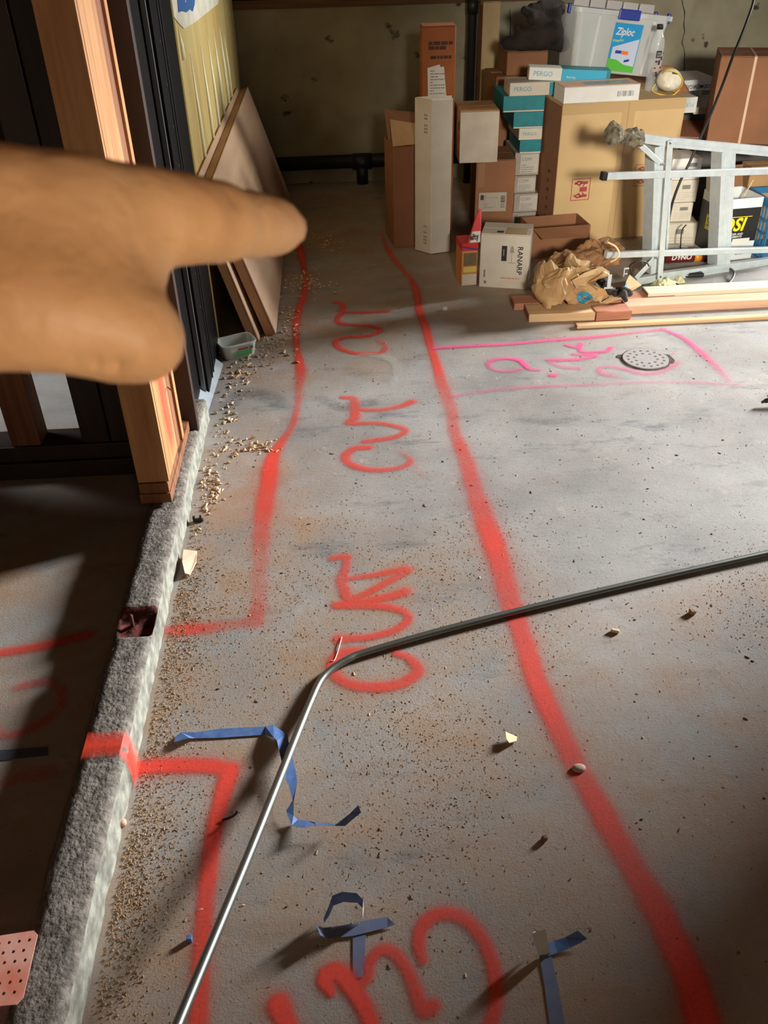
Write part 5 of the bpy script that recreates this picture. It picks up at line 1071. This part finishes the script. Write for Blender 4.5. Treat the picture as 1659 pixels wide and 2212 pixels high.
# ================================================================ small things on the floor
t = plate('wood_chip', M('fresh_wood', S(236, 196, 166), 0.7, nz=20), [G(397, 1190, .016), G(426, 1193, .006), G(424, 1216, .005), G(410, 1244, .004), G(400, 1241, .012), G(394, 1215, .018)], (0, 0, 1), 0.005); tag(t, 'pale pink wood splinter chip lying beside the curb', 'wood chip')
c = G(428, 1127); t = thing('black_clip', 'small black plastic clip on the floor below the post', 'clip', c)
bx('clip_base', RUBBER, (-0.014, -0.005, 0.001), (0.016, 0.006, 0.010), t, 0.002); bx('clip_prong', RUBBER, (-0.014, -0.004, 0.0102), (-0.007, 0.004, 0.02), t, 0.001); bx('clip_prong', RUBBER, (0.006, -0.004, 0.0102), (0.012, 0.004, 0.022), t, 0.001)
t = plate('folded_chip', M('cream_chip', S(232, 206, 150), 0.6), [G(1092, 1582, .012), G(1117, 1593, .003), G(1116, 1602, .003), G(1100, 1606, .010), G(1094, 1598, .014)], (0, 0.3, 1), 0.002); tag(t, 'small folded cream chip in the middle of the floor', 'chip')
c = G(1250, 1662); t = lathe('pebble', M('pale_pebble', S(186, 160, 146), 0.8), [(0.006, 0.0005), (0.0135, 0.003), (0.013, 0.006), (0.006, 0.009)], None, 16); t.location = c; t.scale = (1.1, 0.8, 1); tag(t, 'flat round pale pebble on the right red line', 'pebble')
tube('bent_nail', M('nail_dark', S(60, 46, 40), 0.5, 0.7), crv([G(480, 1772, .004), G(497, 1766, .008), G(508, 1759, .018), G(513, 1753, .026)], 4), 0.0028); tag(bpy.data.objects['bent_nail'], 'bent dark nail beside the red line near the conduit', 'nail')
tube('white_string', M('white_thread', S(230, 214, 200), 0.8), crv([G(738, 1376, .003), G(734, 1392, .004), G(728, 1412, .003), G(722, 1426, .003), G(714, 1428, .003)], 5), 0.0012); tag(bpy.data.objects['white_string'], 'thin white thread lying on the near red word', 'thread')
t = bx('blue_bit', BLUE, (-0.004, -0.004, 0.0005), (0.005, 0.005, 0.012), None, 0.001, 0.001); t.location = G(410, 2032); tag(t, 'tiny bright blue scrap left of the red line', 'scrap')
t = bx('brown_crumb', M('crumb_brown', S(120, 84, 56), 0.8), (-0.005, -0.004, 0.0005), (0.005, 0.005, 0.010), None, 0.002, 0.002); t.location = G(1176, 1816); tag(t, 'single brown crumb on the lower middle floor', 'crumb')
t = bx('wood_peg', M('peg', S(226, 204, 170), 0.7), (-0.010, -0.004, 0.0005), (0.010, 0.004, 0.009), None, 0.002, 0.001); t.location = G(1328, 1366); t.rotation_euler = (0, 0, -0.3); tag(t, 'small pale wooden peg below the conduit on the right', 'wood scrap')
t = bx('wood_nub', M('nub', S(170, 130, 96), 0.7), (-0.007, -0.006, 0.0005), (0.007, 0.006, 0.013), None, 0.002, 0.002); t.location = G(1495, 1326); tag(t, 'small brown wooden nub below the conduit far right', 'wood scrap')
c = G(961, 670); t = bx('white_crumb', WHITEB, (-0.009, -0.008, 0.0005), (0.009, 0.008, 0.014), None, 0.003, 0.003); t.location = c; tag(t, 'single white crumb at the shadow edge right of the far word', 'crumb')
t = lathe('screw_cap', M('beige_cap', S(206, 168, 140), 0.6), [(0.006, 0.0005), (0.008, 0.004), (0.008, 0.010), (0.004, 0.013)], None, 14); t.location = G(266, 1782); tag(t, 'small round beige cap at the foot of the curb', 'cap')
# perforated plate at the left
c = G(25, 2085, 0.088); t = thing('perforated_plate', 'pink sprayed perforated steel strap on the dark floor left of the curb', 'metal plate', c, 0.08, rot=(0.0, 0.0, 0.06))
ol = [(-0.10, -0.06), (0.022, -0.065), (0.030, -0.055), (0.032, 0.048), (0.024, 0.056), (-0.10, 0.052)]
hs = [circ(0.003, -0.085 + 0.0165 * i + (0.006 if j % 2 else 0), -0.045 + 0.017 * j, 8) for i in range(7) for j in range(6) if -0.085 + 0.0165 * i + (0.006 if j % 2 else 0) < 0.024]
holed('strap', M('pink_sprayed_steel', S(240, 190, 174), 0.5, 0.1, nz=14, col2=S(232, 132, 106)), ol, hs, 0.002, t)
bx('added_flange', _mats['pink_sprayed_steel'], (-0.1025, -0.058, -0.0875), (-0.1005, 0.05, 0.0), t, 0.0005)  # added unseen leg, lifts the strap out of the kerb's shade

# sawdust, shavings: uncountable
def scatter(name, label, n, fn, smin, smax, mat, seed, flat=0.35):
    rnd = random.Random(seed); vs = []; fs = []
    for k in range(n):
        x, y = fn(rnd); s = rnd.uniform(smin, smax) * (0.5 if rnd.random() < 0.6 else 1); a = rnd.uniform(0, 2 * PI); l = s * rnd.uniform(1, 3.2); i = len(vs); ca, sa = math.cos(a), math.sin(a)
        for dx, dy, z in ((-l, -s, 0.0004), (l, -s * 0.6, 0.0004 + s * flat * rnd.random() * 2), (l * 0.8, s, 0.0004), (-l * 0.7, s * 0.7, s * flat * 2), (0, 0, s * flat * 3.0)): vs.append((x + dx * ca - dy * sa, y + dx * sa + dy * ca, z))
        fs += [(i, i + 1, i + 4), (i + 1, i + 2, i + 4), (i + 2, i + 3, i + 4), (i + 3, i, i + 4)]
    o = obj(name, vs, fs, mat); tag(o, label, 'debris', None, 'stuff'); return o
SAW = M('sawdust', S(182, 142, 100), 0.9, nz=300, col2=S(140, 104, 74)); SHV = M('wood_shaving', S(238, 210, 172), 0.8, nz=80, col2=S(198, 158, 118)); DRK = M('dark_grit', S(78, 66, 56), 0.9, nz=200, col2=S(130, 112, 94))
CL = [(-0.40, 1.30, .05, .30), (-0.38, 1.05, .06, .12), (-0.42, 0.75, .04, .3), (-0.20, 1.50, .12, .12), (-0.26, 1.75, .1, .1), (0.06, 1.30, .12, .08), (0.18, 1.17, .1, .1), (0.26, 1.75, .16, .12), (0.33, 1.55, .14, .08), (0.12, 1.85, .2, .1), (0.38, 2.0, .1, .1), (-0.12, 2.0, .14, .14), (-0.42, 1.6, .05, .2), (1.2, 1.75, .12, .08), (1.0, 1.6, .12, .1), (0.05, 1.0, .12, .1)]
def clump(r):
    if r.random() < 0.75:
        c = r.choice(CL); return r.gauss(c[0], c[2]), max(0.3, r.gauss(c[1], c[3]))
    return r.uniform(-0.45, 1.6), r.uniform(0.5, 3.2)
def kz(fn):
    def g(r):
        while True:
            x, y = fn(r)
            if x > -0.475: return x, y
    return g
scatter('sawdust', 'tan sawdust clumps scattered over the floor near the curb', 16000, kz(clump), 0.0006, 0.0014, SAW, 1)
scatter('grit', 'dark grit and tiny chips strewn across the whole slab', 1600, kz(lambda r: (r.uniform(-0.47, 1.8), r.uniform(0.5, 5.2))), 0.0008, 0.0026, DRK, 2)
scatter('pale_chips', 'pale wood chips strewn thinly across the slab', 500, kz(lambda r: (r.uniform(-0.47, 1.7), r.uniform(0.6, 4.6))), 0.0008, 0.0024, SHV, 5)
def ridge(r): return -0.474 + abs(r.gauss(0, 0.04)), r.choice([r.uniform(0.5, 2.2), r.gauss(1.35, .22), r.gauss(0.95, .12), r.gauss(1.75, .12)])
scatter('sawdust', 'coarse tan sawdust ridge heaped along the foot of the curb', 6000, kz(ridge), 0.0005, 0.0015, M('coarse_sawdust', S(188, 154, 118), 0.9, nz=200, col2=S(146, 116, 86)), 9, 0.7)
SV = [(-0.44, 2.30, .025, .10, 90), (-0.43, 2.75, .02, .15, 50), (-0.40, 3.12, .04, .10, 60), (-0.33, 3.32, .05, .07, 70), (-0.22, 3.62, .03, .2, 70), (-0.15, 4.05, .07, .08, 110), (-0.05, 4.65, .06, .08, 60), (-0.36, 2.55, .05, .03, 30), (-0.28, 2.53, .03, .02, 20)]
def shav(r):
    c = r.choices(SV, [q[4] for q in SV])[0]; return r.gauss(c[0], c[2]), r.gauss(c[1], c[3])
scatter('wood_shavings', 'pale curled wood shavings along the foot of the left wall', 900, kz(shav), 0.002, 0.0052, SHV, 3, 0.6)

# ================================================================ the pointing hand
SKIN = M('skin', S(206, 158, 112), 0.5, nz=22, col2=S(188, 136, 92), bump=(95, 0.4), sss=0.06, spec=0.3)
def c2(a, b, ra, rb):
    p, q = D(*a), D(*b); return (p, q, ra * a[2] / F, rb * b[2] / F)
H = []
def chain(pts):
    for a, b in zip(pts[:-1], pts[1:]): H.append(c2(a[:3], b[:3], a[3], b[3]))
chain([(-330, 520, .205, 165), (-120, 505, .207, 150), (20, 470, .213, 128), (180, 462, .222, 104), (320, 470, .236, 87), (415, 475, .246, 72), (480, 481, .257, 64), (545, 486, .272, 53), (590, 489, .285, 45), (628, 493, .296, 36)])
chain([(-300, 640, .204, 150), (-100, 640, .205, 140), (40, 655, .208, 118), (140, 676, .212, 100), (225, 694, .218, 92), (285, 722, .222, 82), (318, 740, .225, 66)])
chain([(20, 560, .215, 140), (150, 560, .222, 128), (252, 596, .23, 94)])
chain([(-100, 560, .23, 180), (120, 520, .25, 105), (250, 530, .265, 84), (292, 590, .272, 50), (250, 650, .262, 48)])
chain([(-100, 580, .25, 160), (100, 560, .272, 95), (215, 570, .287, 72), (270, 630, .292, 44), (215, 680, .28, 42)])
chain([(-100, 600, .265, 140), (80, 610, .295, 85), (175, 625, .308, 60), (225, 670, .31, 38), (180, 700, .298, 36)])
wr = D(-330, 590, .215); el = wr + Vector((-0.17, -0.10, -0.17))
H.append((D(-330, 540, .21), wr.lerp(el, 0.45), 0.020, 0.036)); H.append((D(-300, 640, .215), wr.lerp(el, 0.45), 0.017, 0.036)); H.append((wr.lerp(el, 0.45), el, 0.036, 0.040))
cuts = []
def crease(pts, r):
    for a, b in zip(pts[:-1], pts[1:]): cuts.append((D(*a), D(*b), r))
crease([(206, 786, .214), (213, 762, .2085)], 0.0007); crease([(160, 783, .212), (168, 764, .207)], 0.0006); crease([(252, 802, .218), (259, 778, .212)], 0.0007)
crease([(508, 424, .245), (520, 446, .243)], 0.0011)
person = thing('person', 'bare left hand and forearm reaching in, index finger pointing right', 'person', D(0, 560, .215))
cl = person.location.copy()
Hl = [(p - cl, q - cl, a, b) for p, q, a, b in H]; Cl = [(p - cl, q - cl, r) for p, q, r in cuts]
sdf_mesh('hand_and_forearm', SKIN, Hl, 0.0022, 0.010, person, Cl)
# index fingernail, seen edge-on at the far top of the tip
na = []
for i in range(5):
    for j in range(5):
        x = 618 + 11 * i; y = 452 + 5.5 * i + 2.0 * j; na.append(D(x, y + (2 if i in (0, 4) else 0), 0.2985 + 0.0015 * j) - cl)
obj('fingernail', na, [(i * 5 + j, i * 5 + j + 1, (i + 1) * 5 + j + 1, (i + 1) * 5 + j) for i in range(4) for j in range(4)], M('nail_plate', S(214, 160, 128), 0.3), person, True)
